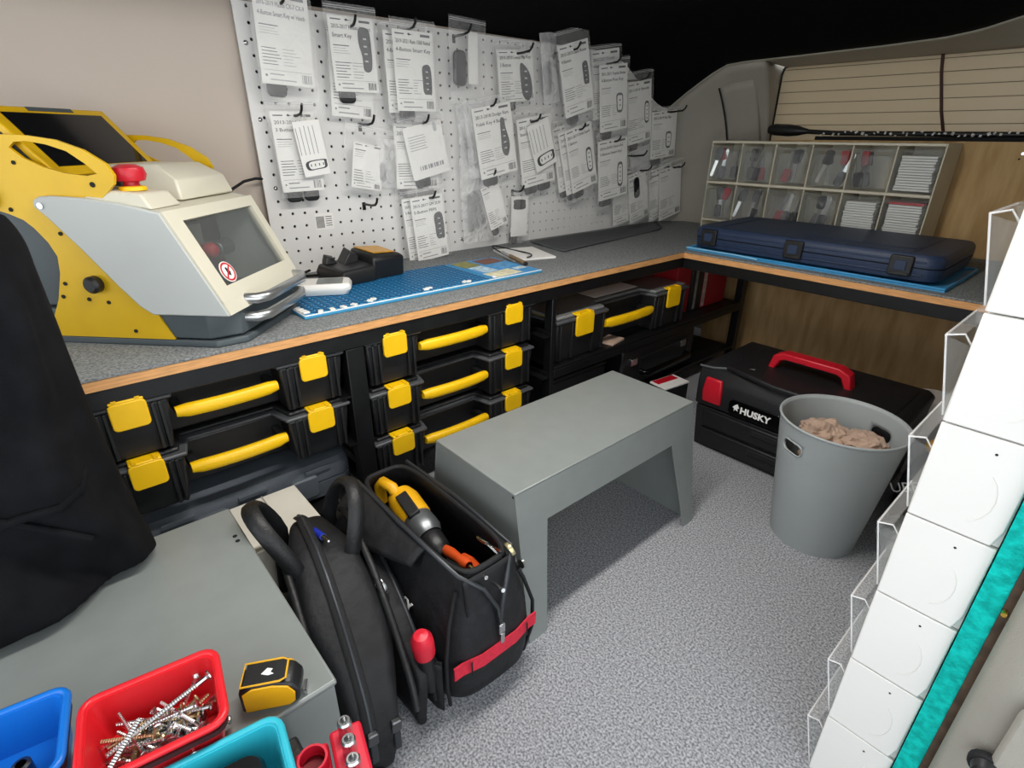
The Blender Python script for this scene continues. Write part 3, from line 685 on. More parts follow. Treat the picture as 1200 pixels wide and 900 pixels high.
# screen head
def SS(l, w, n=0):           # screen plane: w from bottom edge upwards
    return (-.112-.076*w/.114-n*-.745, l, .247+.085*w/.114+n*.667)
def slab(l0, l1, w0, w1, n0, n1): return MB().loft([[SS(l0,w0,n0),SS(l1,w0,n0),SS(l1,w1,n0),SS(l0,w1,n0)],[SS(l0,w0,n1),SS(l1,w0,n1),SS(l1,w1,n1),SS(l0,w1,n1)]])
slab(.006, .217, -.002, .116, -.012, 0).build('screen_bezel', m_myel, kc, bevel=.002)
slab(.022, .201, .012, .104, 0, .001).build('display', M('display_black', '#131416', .12), kc)
slab(.07, .15, .108, .1145, 0, .0012).build('dark_strip', m_mgrey, kc)
MB().prism([(-.20,.325),(-.128,.245),(-.150,.236),(-.262,.236),(-.262,.315)], 'y', .008, .215).build('screen_housing', m_mgrey, kc, bevel=.003)
for s, z, r in ((-.160,.262,.0028),(-.055,.235,.0036),(-.189,.200,.003),(-.126,.168,.003),(-.145,.095,.003),(-.155,.075,.003),(-.115,.072,.003),(-.085,.068,.003),(-.19,.028,.003),(-.055,.024,.003)):
    MB().cyl((s, -.0044, z), (s, -.0058, z), r, 8).build('screw', m_blackm, kc)
MB().cyl((-.134, -.0125, .207), (-.134, -.015, .207), .0045, 10).build('screw', m_metal, kc)
for s, z, r in ((-.096,.096,.0125),(-.222,.216,.016)):
    MB().lathe([(0,.0),(r,.0),(r,.010),(r*.7,.014),(0,.014)], 20).build('side_knob', m_blackp, kc, (s, -.0045, z), (math.pi/2, 0, 0), smooth=40)
o = MB().tube([(-.300,-1.125,.655),(-.33,-1.10,.668),(-.37,-1.065,.678),(-.408,-1.03,.680),(-.4245,-1.00,.677),(-.4245,-.95,.67)], .0028, 8).build('power_cord', m_blackm, None, smooth=60)
tag(o, 'thin black power cord running from the key machine behind the pegboard', 'cord')

# ================================================================== COAT
m_cloth = M('black_cloth', '#0f1013', .9, 0, .25, 30, .3, 900, spec=.15)
def coat(u, v):
    a = 2*math.pi*u; z = .2785+.42*v
    c, s = math.cos(a), math.sin(a)
    ex = math.copysign(abs(c)**.75, c); ey = math.copysign(abs(s)**.6, s)
    flare = (1-v)**4
    x = .118+ex*(.062+.03*(1-v)+.018*flare); y = -1.615+ey*(.188+.045*flare*(.5+.5*c))
    f = .013*math.sin(a*7+4*v+2*math.sin(5*v))+.02*nz(ex*2, ey*2, v*2.2)+.01*nz(ex*5, ey*5, v*7)
    f *= (.35 if s > .8 else 1)*min(1, (1-v)*4+.3)
    x += f*c*1.2; y += f*s*.55
    k = 1-max(0, (v-.9)/.1)**2*.35
    return (.118+(x-.118)*k, -1.615+(y+1.615)*(1-(1-k)*.2), z+.008*flare*abs(math.sin(a*5)))
mb = MB(); NU, NV = 90, 46
rings = [[coat(i/NU, j/NV) for i in range(NU)] for j in range(NV+1)]
mb.loft(rings)
co = tag(mb.build('coat', m_cloth, None, smooth=80, subd=1), 'black cloth coat draped in folds at the end of the worktop', 'coat')
# pocket welt and sleeve hem are sewn on
pts = [Vector(coat(.02+.01*j, .36-.02*j)) + Vector((.004, 0, 0)) for j in range(9)]
MB().tube(pts, .004, 6).build('pocket_welt', m_cloth, co, smooth=60)
pts = [Vector(coat(.85+.03*j, .20+.015*j)) + Vector((.004, -.002, 0)) for j in range(11)]
MB().tube(pts, .0045, 6).build('hem', m_cloth, co, smooth=60)

# ================================================================== THINGS LYING ON THE LONG WORKTOP
mt = thing('work_mat', 'blue ridged silicone work mat lying on the worktop beside the key machine', 'mat', (-.155, -.80, T))
MB().box(-.105, .092, -.295, .29, 0, .006).build('base', M('mat_blue', '#3d97c6', .5), mt, bevel=.0015)
MB().tube([(.09,-.293,.0062),(.09,.288,.0062)], .0014, 6).tube([(.09,-.293,.0062),(-.10,-.293,.0062)], .0014, 6).build('white_edge', m_white, mt)
mb = MB()
for i in range(34):
    y = -.284+i*.0125
    for j in range(13):
        x = -.098+j*.0142+(i % 2)*.004
        mb.obox((x, y, .0070), (.0115, .0048, .0026), (0, 0, .75))
rd = mb.build('ridges', M('blue_ridge', '#1c5f8a', .4), mt); rd['kind'] = 'stuff'
for i, (x, y) in enumerate([(.075,-.285),(.064,-.287),(.053,-.288),(.042,-.289),(.085,-.262),(.085,-.24),(.085,-.218),(.083,-.196),(.078,-.16),(.072,-.15),(.074,-.03),(.071,-.02),(.074,.07),(.077,.08),(.078,.15)]):
    MB().obox((x, y, .0085), (.009, .012, .004), (0, 0, .3*i)).build('white_peg', m_white, mt, bevel=.001)
lf = MB().box(-.10, .088, .145, .288, .0062, .0072).build('picture_panel', M('panel_blue', '#3b93cf', .4), mt)
for x0, x1, y0, y1, col in ((-.095,-.035,.15,.20,'#8d8a3e'),(-.03,.03,.16,.20,'#b9d6e6'),(.035,.083,.150,.235,'#ded9b8'),(-.09,-.04,.215,.28,'#7a4b38'),(-.03,.02,.215,.275,'#4f9bd2'),(.03,.05,.245,.28,'#c7d9de')):
    MB().obox(((x0+x1)/2, (y0+y1)/2, .0076), (x1-x0, y1-y0, .0008), (0, 0, .1)).build('picture', M('pic'+col, col, .45, 0, .25, 90), lf)
# battery charger with battery
ch = thing('battery_charger', 'black tool battery charger with yellow-topped battery standing on the blue mat', 'charger', (-.268, -.875, T+.0065), math.radians(8))
MB().loft([[(-.05,-.085,0),(.05,-.085,0),(.05,.0,0),(-.05,.0,0)],[(-.052,-.088,.02),(.052,-.088,.02),(.052,.0,.02),(-.052,.0,.02)],[(-.046,-.082,.036),(.044,-.08,.032),(.046,.0,.036),(-.046,.0,.04)]]).build('charger_body', m_blackp, ch, bevel=.004)
MB().loft([[(-.045,-.075,.036),(-.02,-.08,.036),(-.02,-.05,.036),(-.045,-.045,.036)],[(-.042,-.07,.056),(-.026,-.072,.052),(-.026,-.055,.046),(-.042,-.05,.05)]]).build('charger_fin', m_blackp, ch, bevel=.002)
MB().loft([[(-.035,-.045,.036),(.0,-.05,.034),(.0,-.012,.036),(-.035,-.01,.038)],[(-.038,-.02,.066),(-.005,-.026,.060),(.0,-.008,.05),(-.034,-.006,.052)]]).build('charger_fin', m_blackp, ch, bevel=.002)
MB().loft([[(-.046,-.004,0),(.046,-.004,0),(.046,.078,0),(-.046,.078,0)],[(-.048,-.004,.045),(.048,-.004,.045),(.048,.080,.045),(-.048,.080,.045)],[(-.043,.002,.06),(.040,.002,.056),(.034,.074,.05),(-.036,.074,.054)]]).build('battery', m_blackp, ch, bevel=.005)
MB().loft([[(-.040,.006,.0605),(.036,.006,.0570),(.030,.066,.0515),(-.034,.066,.0555)],[(-.040,.006,.0625),(.036,.006,.059),(.030,.066,.0535),(-.034,.066,.0575)]]).build('battery_label', M('battery_yellow', '#d59a12', .35, 0, .2, 40), ch)
MB().tube([(-.05,-.08,.01),(-.08,-.1,.006),(-.11,-.09,.005),(-.128,-.06,.005)], .003, 8).build('cable', m_blackm, ch, smooth=60)
# handheld tester
hd = thing('key_tester', 'small white handheld device with grey screen between key machine and battery charger', 'device', (-.195, -1.005, T+.0085), math.radians(-28))
def rr3(w, d, r, z): return [(x, y, z) for x, y in rrect(w, d, r, 4)]
MB().loft([rr3(.055,.105,.012,0), rr3(.066,.118,.014,.010), rr3(.066,.118,.014,.016), rr3(.058,.11,.012,.022)]).build('body', m_white, hd, smooth=35)
MB().prism(rrect(.046, .05, .003, 3, 0, .018), 'z', .022, .023).build('screen', M('grey_lcd', '#6f7471', .3), hd)
for x in (-.013, .013): MB().lathe([(0,.0225),(.007,.0225),(.007,.0242),(0,.0246)], 14, (x, -.034, 0)).build('button', M('pale_button', '#c9c9c4', .5), hd)
# papers, pen, cable loop, felt
o = MB().obox((0, 0, .003), (.15, .125, .006)).build('notepad', m_card, None, (-.25, -.402, T), (0, 0, math.radians(-18)), bevel=.001)
tag(o, 'white paper notepad lying on the carpeted worktop beside the blue mat', 'notepad')
pn = thing('marker_tube', 'brown and silver pen-like tube lying across the end of the blue mat', 'pen', (-.19, -.493, T+.0135), math.radians(-18))
MB().cyl((-.02,0,0), (.075,0,0), .0055, 12).build('barrel', M('brown_barrel', '#7a6340', .4), pn, bevel=.001)
MB().cyl((-.075,0,0), (-.02,0,0), .0042, 12).build('grip', m_metal, pn, bevel=.001); MB().cyl((.075,0,0), (.082,0,0), .005, 12).build('cap', m_blackm, pn)
pts = [(-.27+.085*math.cos(a)+.03*math.sin(a), -.43+.022*math.sin(a)-.02*math.cos(a), T+.0095+.003*math.sin(2*a)) for a in [2*math.pi*i/28 for i in range(26)]]
tag(MB().tube(pts, .0018, 6).build('cable_loop', m_blackm, None, smooth=60), 'thin black cable curled in a loop on the white notepad', 'cable')
def felt(u, v):
    x = -.372+.17*u+.0*v; y = -.262+.575*v-.03*u+.05*v*(1-u)
    x = x-(.07*v)*u
    return (x, y, T+.003+.012*max(0, v-.75)**2*16*(1-abs(u-.6))+.0015*math.sin(u*7+v*5))
tag(MB().grid(felt, 20, 30).build('felt_mat', M('dark_felt', '#5c5f60', .95, 0, .12, 300, .6, 800, spec=.1), None, smooth=60, solid=.003), 'loose dark grey felt mat with a lifted corner on the worktop', 'mat')
# ================================================================== PEGBOARD
m_peg = M('white_pegboard', '#e9e8e6', .4, 0, .015, 6)
XB = -.415
pb = thing('pegboard', 'white perforated pegboard leaning against the beige side panel above the worktop', 'pegboard', (XB, -1.014, T))
bm = bmesh.new(); PT = .0278; ny, nzz = 55, 19; y_off, z_off = .012, .011
rh = .0033
def cell(y, z):
    sq = []; oc = []
    for k in range(8):
        a = math.pi/4*k; c, s = math.cos(a), math.sin(a); m = max(abs(c), abs(s))
        sq.append(bm.verts.new((0, y+c/m*PT/2, z+s/m*PT/2))); oc.append(bm.verts.new((0, y+rh*c, z+rh*s)))
    for k in range(8): bm.faces.new((sq[k], sq[(k+1) % 8], oc[(k+1) % 8], oc[k]))
for j in range(nzz):
    for i in range(ny): cell(y_off+PT*(i+.5), z_off+PT*(j+.5))
def strip(y0, y1, z0, z1): bm.faces.new([bm.verts.new((0, a, b)) for a, b in ((y0,z0),(y1,z0),(y1,z1),(y0,z1))])
strip(0, y_off, 0, z_off+PT*nzz); strip(y_off, y_off+PT*ny, 0, z_off)
# top edge and the rounded rear corner
corner = [(-.05,.532),(1.06,.540),(1.215,.514),(1.31,.490),(1.37,.462),(1.42,.428),(1.455,.395),(1.49,.34),(1.51,.27),(1.52,.0)]
for (a, b), (c, d) in zip(corner, corner[1:]):
    t_ = Vector((0, c-a, d-b)); n_ = Vector((0, -t_.z, t_.y))
    if n_.z < 0 or (abs(n_.z) < 1e-6 and n_.y < 0): n_ = -n_
    if n_.y < 0 and n_.z <= 0: n_ = -n_
    bmesh.ops.bisect_plane(bm, geom=bm.verts[:]+bm.edges[:]+bm.faces[:], plane_co=(0, a, b), plane_no=n_, clear_outer=True)
bmesh.ops.remove_doubles(bm, verts=bm.verts, dist=.0002)
r_ = bmesh.ops.extrude_face_region(bm, geom=bm.faces[:]); bmesh.ops.translate(bm, verts=[v for v in r_['geom'] if isinstance(v, bmesh.types.BMVert)], vec=(-.004, 0, 0))
bmesh.ops.recalc_face_normals(bm, faces=bm.faces)
me = bpy.data.meshes.new('perforated_board'); bm.to_mesh(me); bm.free(); me.materials.append(m_peg)
o = bpy.data.objects.new('perforated_board', me); COL.objects.link(o); o.parent = pb
MB().prism([(.004,.004)]+[(max(.004, y-.006), z-.006 if z > .01 else .004) for y, z in reversed(corner[1:])]+[(.004,.526)], 'x', -.0125, -.0085).build('hole_shade', m_blackm, pb)  # black sheet added to paint the shade seen through the peg holes
for y, z in ((.014,.463),(.017,.327),(.025,.192),(.521,.031)):
    MB().lathe([(0,.0028),(.003,.0024),(.0048,.0)], 12).build('screw', m_metal, pb, (.0, y, z), (0, math.pi/2, 0), smooth=50)
st = tag(MB().box(0, .0006, 0, .045, 0, .036).build('barcode_sticker', m_card, None, (XB+.0002, -.912, .5615)), 'small white barcode sticker stuck to the bare lower pegboard', 'sticker')
mb = MB()
for k in range(9): mb.box(.0007, .0009, .003+k*.0022, .0042+k*.0022, .004, .030)
for k in range(5): mb.box(.0007, .0009, .026, .041, .008+k*.005, .0095+k*.005)
mb.build('print', m_print, st)

# ------------------------------------------------------------------ hooks and bagged keys
m_film = clear('bag_film', '#ffffff', .83, .08, 1.0, 38)
m_film2 = clear('bag_film_hazy', '#ffffff', .62, .12, 1.0, 42)
m_fob = M('key_fob_black', '#1c1d20', .35)
m_icon = M('printed_fob_dark', '#47484a', .6); m_iconl = M('printed_fob_light', '#c6c7c7', .6)
m_faint = M('faint_print', '#b9bbbc', .7)
SC.cycles.transparent_max_bounces = 24
def hook(y, z, length, label):
    o = MB().tube([(0,0,0), (length*.7,0,0), (length, 0, .003), (length+.008, 0, .010), (length+.012, 0, .019)], .0028, 8).build('peg_hook', m_black, None, (XB+.0005, y, z), smooth=60)
    tag(o, label, 'hook', 'black pegboard hooks'); 
    MB().box(-.0, .002, -.004, .004, -.014, .004).build('hook_plate', m_black, o)
def ICON(kind):
    if kind == 'long': return smooth_poly([(-.010,.034),(.008,.034),(.012,.015),(.010,-.030),(-.006,-.034),(-.008,-.010),(-.013,.012)], 4)
    if kind == 'slab': return smooth_poly([(-.011,.028),(.010,.028),(.012,-.024),(.004,-.029),(-.010,-.026),(-.012,0)], 4)
    if kind == 'leaf': return smooth_poly([(-.014,.03),(-.004,.03),(.012,.012),(.016,-.02),(.004,-.034),(-.010,-.024),(-.014,0)], 4)
    if kind == 'drop': return smooth_poly([(-.006,.040),(.004,.040),(.006,.022),(.013,-.010),(.004,-.034),(-.010,-.024),(-.009,.01)], 4)
    if kind == 'oval': return smooth_poly([(-.009,.03),(.009,.03),(.012,0),(.009,-.03),(-.009,-.03),(-.012,0)], 4)
    return smooth_poly([(-.012,.020),(.010,.020),(.013,-.004),(.008,-.022),(-.010,-.02),(-.013,0)], 4)
def icon(kind, parent, x, z, s=1.0, ring=False, rot=0):
    c, n = math.cos(rot), math.sin(rot)
    P = [(x+s*(a*c-b*n), z+s*(a*n+b*c)) for a, b in ICON(kind)]
    o = MB().prism(P, 'y', -.0009, -.0004).build('fob_picture', m_icon, parent)
    if ring:
        Q = [(x+s*.74*(a*c-b*n), z+s*.80*(a*n+b*c)) for a, b in ICON(kind)]
        MB().prism(Q, 'y', -.0012, -.0008).build('fob_picture_centre', m_card, parent)
    for k in range(4):
        a, b = 0, .018-.012*k
        MB().obox((x+s*(a*c-b*n), -.0012, z+s*(a*n+b*c)), (.0065*s, .0006, .0026*s), (0, -rot, 0)).build('printed_button', m_icon if ring else m_iconl, parent)
def film(parent, w, h0, h1, seed, mat, bulge=.006, nx=9, nyy=14):
    def g(u, v):
        x = (u-.5)*w*(1+.03*math.sin(v*5+seed)); z = h0+(h1-h0)*v
        e = min(1, 5*min(u, 1-u))*min(1, 4*min(v+.02, 1-v+.02))
        return (x, -.002-e*(bulge*(.25+.75*v)+.0035*nz(u*3+seed, v*4, 1.7)+.0018*nz(u*9, v*9+seed, .3)), z)
    f = MB().grid(g, nx, nyy).build('film', mat, parent, smooth=80)
    zs = MB()
    for dz in (.006, .0095): zs.box(-w/2, w/2, -.0035, -.0022, h0-dz, h0-dz+.0012)
    zs.build('zip_strip', m_film2, parent)
    return f
def card(parent, w, h, titles, ic, seed, mat=None, faint=False, tag_style=False, barcode=True):
    r = random.Random(seed); mat = mat or m_card
    mp = m_grey_print if faint else m_print
    c = MB().prism(rrect(w, h, .002, 2, 0, -h/2), 'y', 0, .0007).build('card', mat, parent)
    bars = MB(); x0 = -w/2+w*.06
    if tag_style:
        for k in range(5): bars.box(x0+w*.16*k, x0+w*.16*k+w*.018, -.0006, -.0001, -h*.60, -h*.08-r.random()*h*.06)
        bars.build('print', m_grey_print, c)
        icon('slab', c, w*.06, -h*.80, w/.075, True, math.pi/2); return c
    # logo line and part number
    bars.box(x0, x0+w*.22, -.0006, -.0001, -h*.055, -h*.04); bars.box(x0+w*.62, x0+w*.86, -.0006, -.0001, -h*.065, -h*.035)
    zt = h*.105
    for k, tx in enumerate(titles):
        sz = min(.0115, w*.105)
        t = text(tx, sz, mp, c, (x0, -.0005, -zt-sz*.75), (math.pi/2, 0, 0), 'title', ext=.0002)
        wd = max(v.co.x for v in t.data.vertices) if len(t.data.vertices) else 1
        t.scale[0] = min(1.15, (w*.86)/max(wd, 1e-4)) if len(tx) > 10 else .95
        zt += sz*1.45
    MB().prism([(x0+w*.30, -h*.045), (x0+w*.34, -h*.03), (x0+w*.38, -h*.045), (x0+w*.46, -h*.047), (x0+w*.38, -h*.052), (x0+w*.34, -h*.062)], 'y', -.0006, -.0001).build('logo', m_print, c)
    zz = zt+h*.045
    bars.box(x0, x0+w*.34, -.0006, -.0001, -zz-.0017, -zz)
    b2 = MB()
    for k in range(3): b2.box(x0, x0+w*(.26+.1*r.random()), -.0006, -.0001, -zz-.0055-k*.0045-.0007, -zz-.0055-k*.0045)
    z2 = h*.60
    for k in range(6):
        if z2+k*.0055 > h*.84: break
        bars.box(x0, x0+w*(.22+.14*r.random()), -.0006, -.0001, -z2-k*.0055-.0014, -z2-k*.0055)
        b2.box(x0+w*.38, x0+w*(.46+.25*r.random()), -.0006, -.0001, -z2-k*.0055-.001, -z2-k*.0055)
    b2.box(x0+w*.10, x0+w*.36, -.0006, -.0001, -h*.895, -h*.88); b2.box(x0+w*.10, x0+w*.58, -.0006, -.0001, -h*.955, -h*.942)
    bars.box(x0, x0+w*.88, -.0006, -.0001, -h*.845, -h*.842)
    if barcode:
        for k in range(7): bars.box(w*.26+k*w*.028, w*.26+k*w*.028+w*.013*(.5+r.random()), -.0006, -.0001, -h*.965, -h*.865)
    MB().cyl((x0+w*.035, -.0002, -h*.905), (x0+w*.035, -.0006, -h*.905), w*.022, 10).build('seal_mark', m_grey_print, c)
    bars.build('print', m_grey_print if faint else M('dark_grey_print', '#55575a', .7), c); b2.build('fine_print', m_faint if faint else m_grey_print, c)
    if ic: icon(ic[0], c, w*.27 if len(ic) < 4 else w*ic[3], -h*ic[2], ic[1], ic[0] in ('outline', 'oval'))
    return c
G = 'bagged keys on the pegboard'
def bag(key, d, y, z, w, h, tilt, label, titles=(), ic=None, up=.022, down=.028, fobs=1, style='card', faint=False, wf=1.12, seed=0):
    t = thing('bagged_key', label, 'bagged key', (XB+d, y, z), 0, G, rot=(0, math.radians(tilt), math.pi/2))
    if style == 'tag':
        card(t, w, h, (), None, seed, tag_style=True)
        MB().tube([(-w*.1, .0004, .0), (0, .0004, .012), (w*.1, .0004, .0)], .0012, 6).build('string', m_white, t)
        return t
    if style == 'film':
        film(t, w, up, -h, seed, m_film2, .012)
        for k in range(fobs): MB().prism(rrect(.016, h*.5, .007, 3, -w*.25+k*w*.22, -h*.60+k*.008), 'y', -.006+k*.003, .003+k*.003).build('key_fob', m_fob, t, bevel=.002)
        return t
    if titles or ic or style == 'card': card(t, w, h, titles, ic, seed, faint=faint)
    for k in range(fobs):
        MB().prism(rrect(w*.36, .036, .009, 3, -w*.22+w*.42*k, -h-.004), 'y', .003, .014).build('key_fob', m_fob, t, bevel=.003)
    film(t, w*wf, up, -h-down, seed, m_film, .005)
    return t
def BG(*a, **k): k.setdefault('seed', len(bpy.data.objects)); return bag(*a, **k)
BG('A',.05,-.939,1.012,.106,.157,2.1,'bagged key card in the end bag, faded print and no fob picture', ('2016-2019 Mazda CX-7 CX-9','4-Button Smart Key w/ Hatch'), None, faint=True, fobs=1)
BG('B2',.03,-.792,.959,.100,.159,3.9,'bagged key card showing below the Smart Key card with the tall fob picture', ('2015-2017 Nissan','Smart Key'), None, fobs=0, up=.01, down=.006)
BG('B',.045,-.795,.990,.103,.139,-.9,'bagged Smart Key card with a tall tapering black fob picture', ('2015-2017 Nissan Murano','Smart Key'), ('long',1.15,.42), down=.012)
BG('C2',.033,-.662,.978,.105,.164,-.7,'bagged key card tucked behind the 4-Button Smart Key card with square fob picture', ('2019-2021 Ram','4-Button'), None, fobs=1, up=.02)
BG('C',.05,-.648,.980,.106,.162,-.6,'bagged 4-Button Smart Key card with an upright blocky black fob picture', ('2019-2021 Ram 1500 Rebel','4-Button Smart Key'), ('slab',1.0,.60,.30))
t = BG('D',.045,-.490,1.002,.098,.150,1.0,'clear bag with a real black fob and a narrow white slip', (), None, style='none', fobs=0, down=.016)
MB().prism(rrect(.036, .078, .012, 4, -.018, -.085), 'y', .002, .014).build('key_fob', m_fob, t, bevel=.004)
MB().prism(rrect(.03, .112, .002, 2, .017, -.062), 'y', -.001, .0).build('paper_slip', m_card, t)
BG('E',.035,-.326,.973,.128,.121,-5.8,'bagged key card with a large leaf-shaped grey fob picture', ('2010-2020 Lexus Flip Key','3 Button'), ('leaf',1.35,.62,.26), down=.014)
BG('F2',.04,-.211,1.001,.064,.150,-9,'hazy bag holding a dark fob, between the leaf-fob card and the tall tilted bag', style='film', fobs=2)
BG('G',.045,.025,1.004,.130,.185,-9.4,'bagged key card behind the card with the open-sided fob picture', ('2013-2017 Toyota','4-Button'), None, fobs=0, up=.014)
BG('F',.08,-.154,1.002,.123,.180,-14.9,'tall tilted bag with wide zip strip and a barred fob picture', ('2015-2020 Land Rover','4-Button'), ('slab',.95,.46,.32), up=.034, fobs=1)
BG('H',.075,.033,.964,.130,.181,-7.6,'bagged key card with an open-sided black fob outline', ('2011-2015 Toyota Sienna','4-Button Prox Key'), ('outline',1.2,.58,.22), up=.02)
BG('I',.055,.192,.931,.126,.184,-9.8,'bagged key card with a pill-shaped outline fob, near the rounded board corner', ('2011-2016 Hyundai',), ('oval',1.0,.52,.3), up=.03)
BG('J',.06,.344,.849,.145,.150,-5.4,'bagged key card with a two-tone squarish fob, on the last upper hook', ('2013-2019 Kia Flip',), ('outline',1.2,.62,.2), up=.014)
BG('K',.035,-.943,.809,.092,.157,-1.1,'bagged 3 Button key card half covered by a tilted paper tag', ('2013-2016 Acura','3 Button Remote'), None, fobs=2, down=.012)
BG('Kt',.055,-.925,.792,.058,.108,-6.8,'tilted white paper tag with a fob outline, over the 3 Button card', style='tag', fobs=0)
BG('L',.04,-.776,.746,.076,.098,10.2,'bulging clear bag with a small white slip and a dark fob behind', (), None, up=.04, down=.010, fobs=0, wf=1.65)
o = BG('L',.036,-.73,.735,.05,.085,4,'hazy bag with dark key, behind the small white slip', style='film', fobs=1)
BG('M2',.03,-.641,.789,.125,.146,1.0,'bagged card behind the blank-looking card with a bottom barcode', ('2014-2018 Ford',), None, fobs=2)
t = BG('M',.045,-.635,.791,.118,.121,-12.0,'tilted white card with one long barcode at its foot, in a bag', (), None, style='none', fobs=1, down=.02)
cc = MB().prism(rrect(.112, .121, .006, 3, 0, -.0605), 'y', 0, .0007).build('card', m_card, t)
mb = MB()
for k in range(12): mb.box(-.03+k*.006, -.03+k*.006+.0018+.0016*(k % 3), -.0006, -.0001, -.102, -.092)
for k in range(6): mb.box(-.046, .0+.003*(k % 2), -.0006, -.0001, -.024-k*.006, -.0228-k*.006)
mb.build('print', m_grey_print, cc); MB().prism(rrect(.010, .022, .004, 3, .035, -.012), 'y', -.0006, .0).build('hang_slot', m_faint, cc)
BG('N3',.028,-.463,.823,.112,.160,-4.4,'hazy bag furthest behind the drop-shaped-fob card, dark keys inside', style='film', fobs=3)
BG('N2',.040,-.446,.829,.120,.165,-5.7,'hazy bag directly behind the drop-shaped-fob card', style='film', fobs=2)
BG('N',.055,-.425,.839,.132,.174,-10.1,'bagged four-button card with a drop-shaped black fob picture', ('2013-2018 Dodge Ram','Fobik Key 4 Button'), ('drop',1.25,.50,.24), down=.03)
BG('O',.04,-.258,.817,.133,.184,-8.9,'bagged card half covered by a tilted tag with a round-nosed fob', ('2011-2014','Smart Key'), None, fobs=2)
BG('Ot',.058,-.260,.803,.086,.127,-20.2,'tilted paper tag with a round-nosed fob, beside the drop-shaped-fob card', style='tag', fobs=0)
BG('P3',.030,-.118,.799,.118,.187,-13.7,'pinkish-edged bagged card furthest behind the 3 Button card with slim fob', ('Key','4 Button'), None, fobs=1)
BG('P2',.045,-.107,.789,.118,.185,-16.2,'bagged card directly behind the 3 Button card with slim fob', ('2013','3 Button'), None, fobs=1)
BG('P',.06,-.094,.795,.117,.184,-15.8,'tilted bagged 3 Button card with a slim slanting dark fob picture', ('2013-2017 Chevy Spark','3 Button'), ('oval',1.1,.58,.28), up=.03)
BG('Q',.065,.069,.761,.146,.182,-7.7,'bagged Smart Key card with a round-ended four-button fob picture', ('2014-2018 Chevrolet','5-Button Smart Key'), ('oval',1.15,.62,.24), up=.024)
BG('R',.045,.252,.716,.120,.10,-9.8,'short hazy bag beneath the bare-looking hook near the board end', style='film', fobs=1)
BG('S2',.035,.176,.653,.113,.169,-8.5,'low bagged card behind the bag with a dark oval fob', ('2016 Jeep',), None, fobs=0, down=.008)
t = BG('S',.055,.228,.656,.108,.166,-13.2,'low bagged card with a real dark oval fob showing in front', ('2015 GMC',), None, fobs=0, down=.008)
MB().prism(rrect(.03, .07, .013, 4, -.012, -.05), 'y', -.0045, -.0012).build('key_fob', m_fob, t, bevel=.001); MB().prism(rrect(.028, .08, .002, 2, .03, -.05), 'y', -.0025, -.0015).build('paper_slip', m_card, t)
BG('T2',.040,.379,.667,.140,.181,-11.7,'low bagged card behind the last bag, nearest the trim pillar', ('2012 Honda',), None, fobs=0, down=.006)
BG('T',.065,.409,.668,.136,.180,-10.5,'low bagged card with barcode, last bag towards the trim pillar', (), None, fobs=0, down=.006)
BG('U2',.034,-.654,.623,.090,.160,-4.7,'bagged card behind the 5-Button card standing on the blue mat', ('2015','5-But'), None, fobs=1, down=.0)
BG('U',.05,-.636,.626,.097,.160,-5.3,'bagged 5-Button card with a dark fob, its foot reaching the blue mat', ('2015-2017 GM SUV','5-Button PEPS'), ('slab',1.1,.50,.30), down=.0, fobs=0)
BG('V2',.03,-.462,.69,.11,.20,-3,'long hazy bag of dark keys beside the small tilted price slip', style='film', fobs=3)
BG('V',.044,-.424,.643,.066,.121,-17.8,'small tilted price slip with grey foot hanging below the drop-shaped-fob card', (), None, up=.01, down=.02, wf=1.3)
t = BG('W',.03,-.296,.604,.070,.115,1.8,'small plain card with a black logo block at its head, hanging lowest', (), None, style='none', fobs=1, up=.016, down=.02)
cc = MB().prism(rrect(.066, .115, .003, 3, 0, -.0575), 'y', 0, .0007).build('card', m_card, t)
MB().prism(smooth_poly([(-.022,-.010),(.018,-.010),(.022,-.02),(.020,-.036),(-.022,-.036),(-.024,-.02)], 3), 'y', -.0006, -.0001).build('logo_block', m_fob, cc)
for i, (y, z, l, lab) in enumerate([(-.939,.993,.062,'faded card in the end bag'),(-.795,.972,.058,'card with the tall tapering fob'),(-.652,.983,.062,'card with the blocky fob'),(-.499,.989,.062,'bag with the real black fob'),
      (-.318,.965,.085,'card with the leaf-shaped fob'),(-.148,.983,.092,'tall tilted bag'),(.035,.967,.088,'card with the open-sided fob outline'),(.193,.933,.078,'card with the pill-shaped outline fob'),
      (.359,.846,.12,'card with the two-tone squarish fob'),(-.938,.801,.068,'tilted tag over the 3 Button card'),(-.775,.787,.062,'bulging clear bag with small slip'),(-.631,.792,.062,'card with the long barcode'),
      (-.426,.835,.066,'card with the drop-shaped fob'),(-.269,.803,.068,'tag with the round-nosed fob'),(-.087,.784,.072,'3 Button card with slim fob'),(.077,.751,.078,'card with the round-ended four-button fob'),
      (.192,.708,.10,'short hazy bag'),(.241,.66,.09,'bag with the real dark oval fob'),(.425,.666,.10,'last low bag towards the trim pillar'),(-.626,.62,.066,'5-Button card'),(-.416,.663,.05,'small tilted price slip'),(-.302,.617,.04,'small plain card with black logo block')]):
    hook(y, z, l, 'black steel hook carrying the '+lab)
hook(-.785, .612, .06, 'empty black steel hook on the bare pegboard above the battery charger')
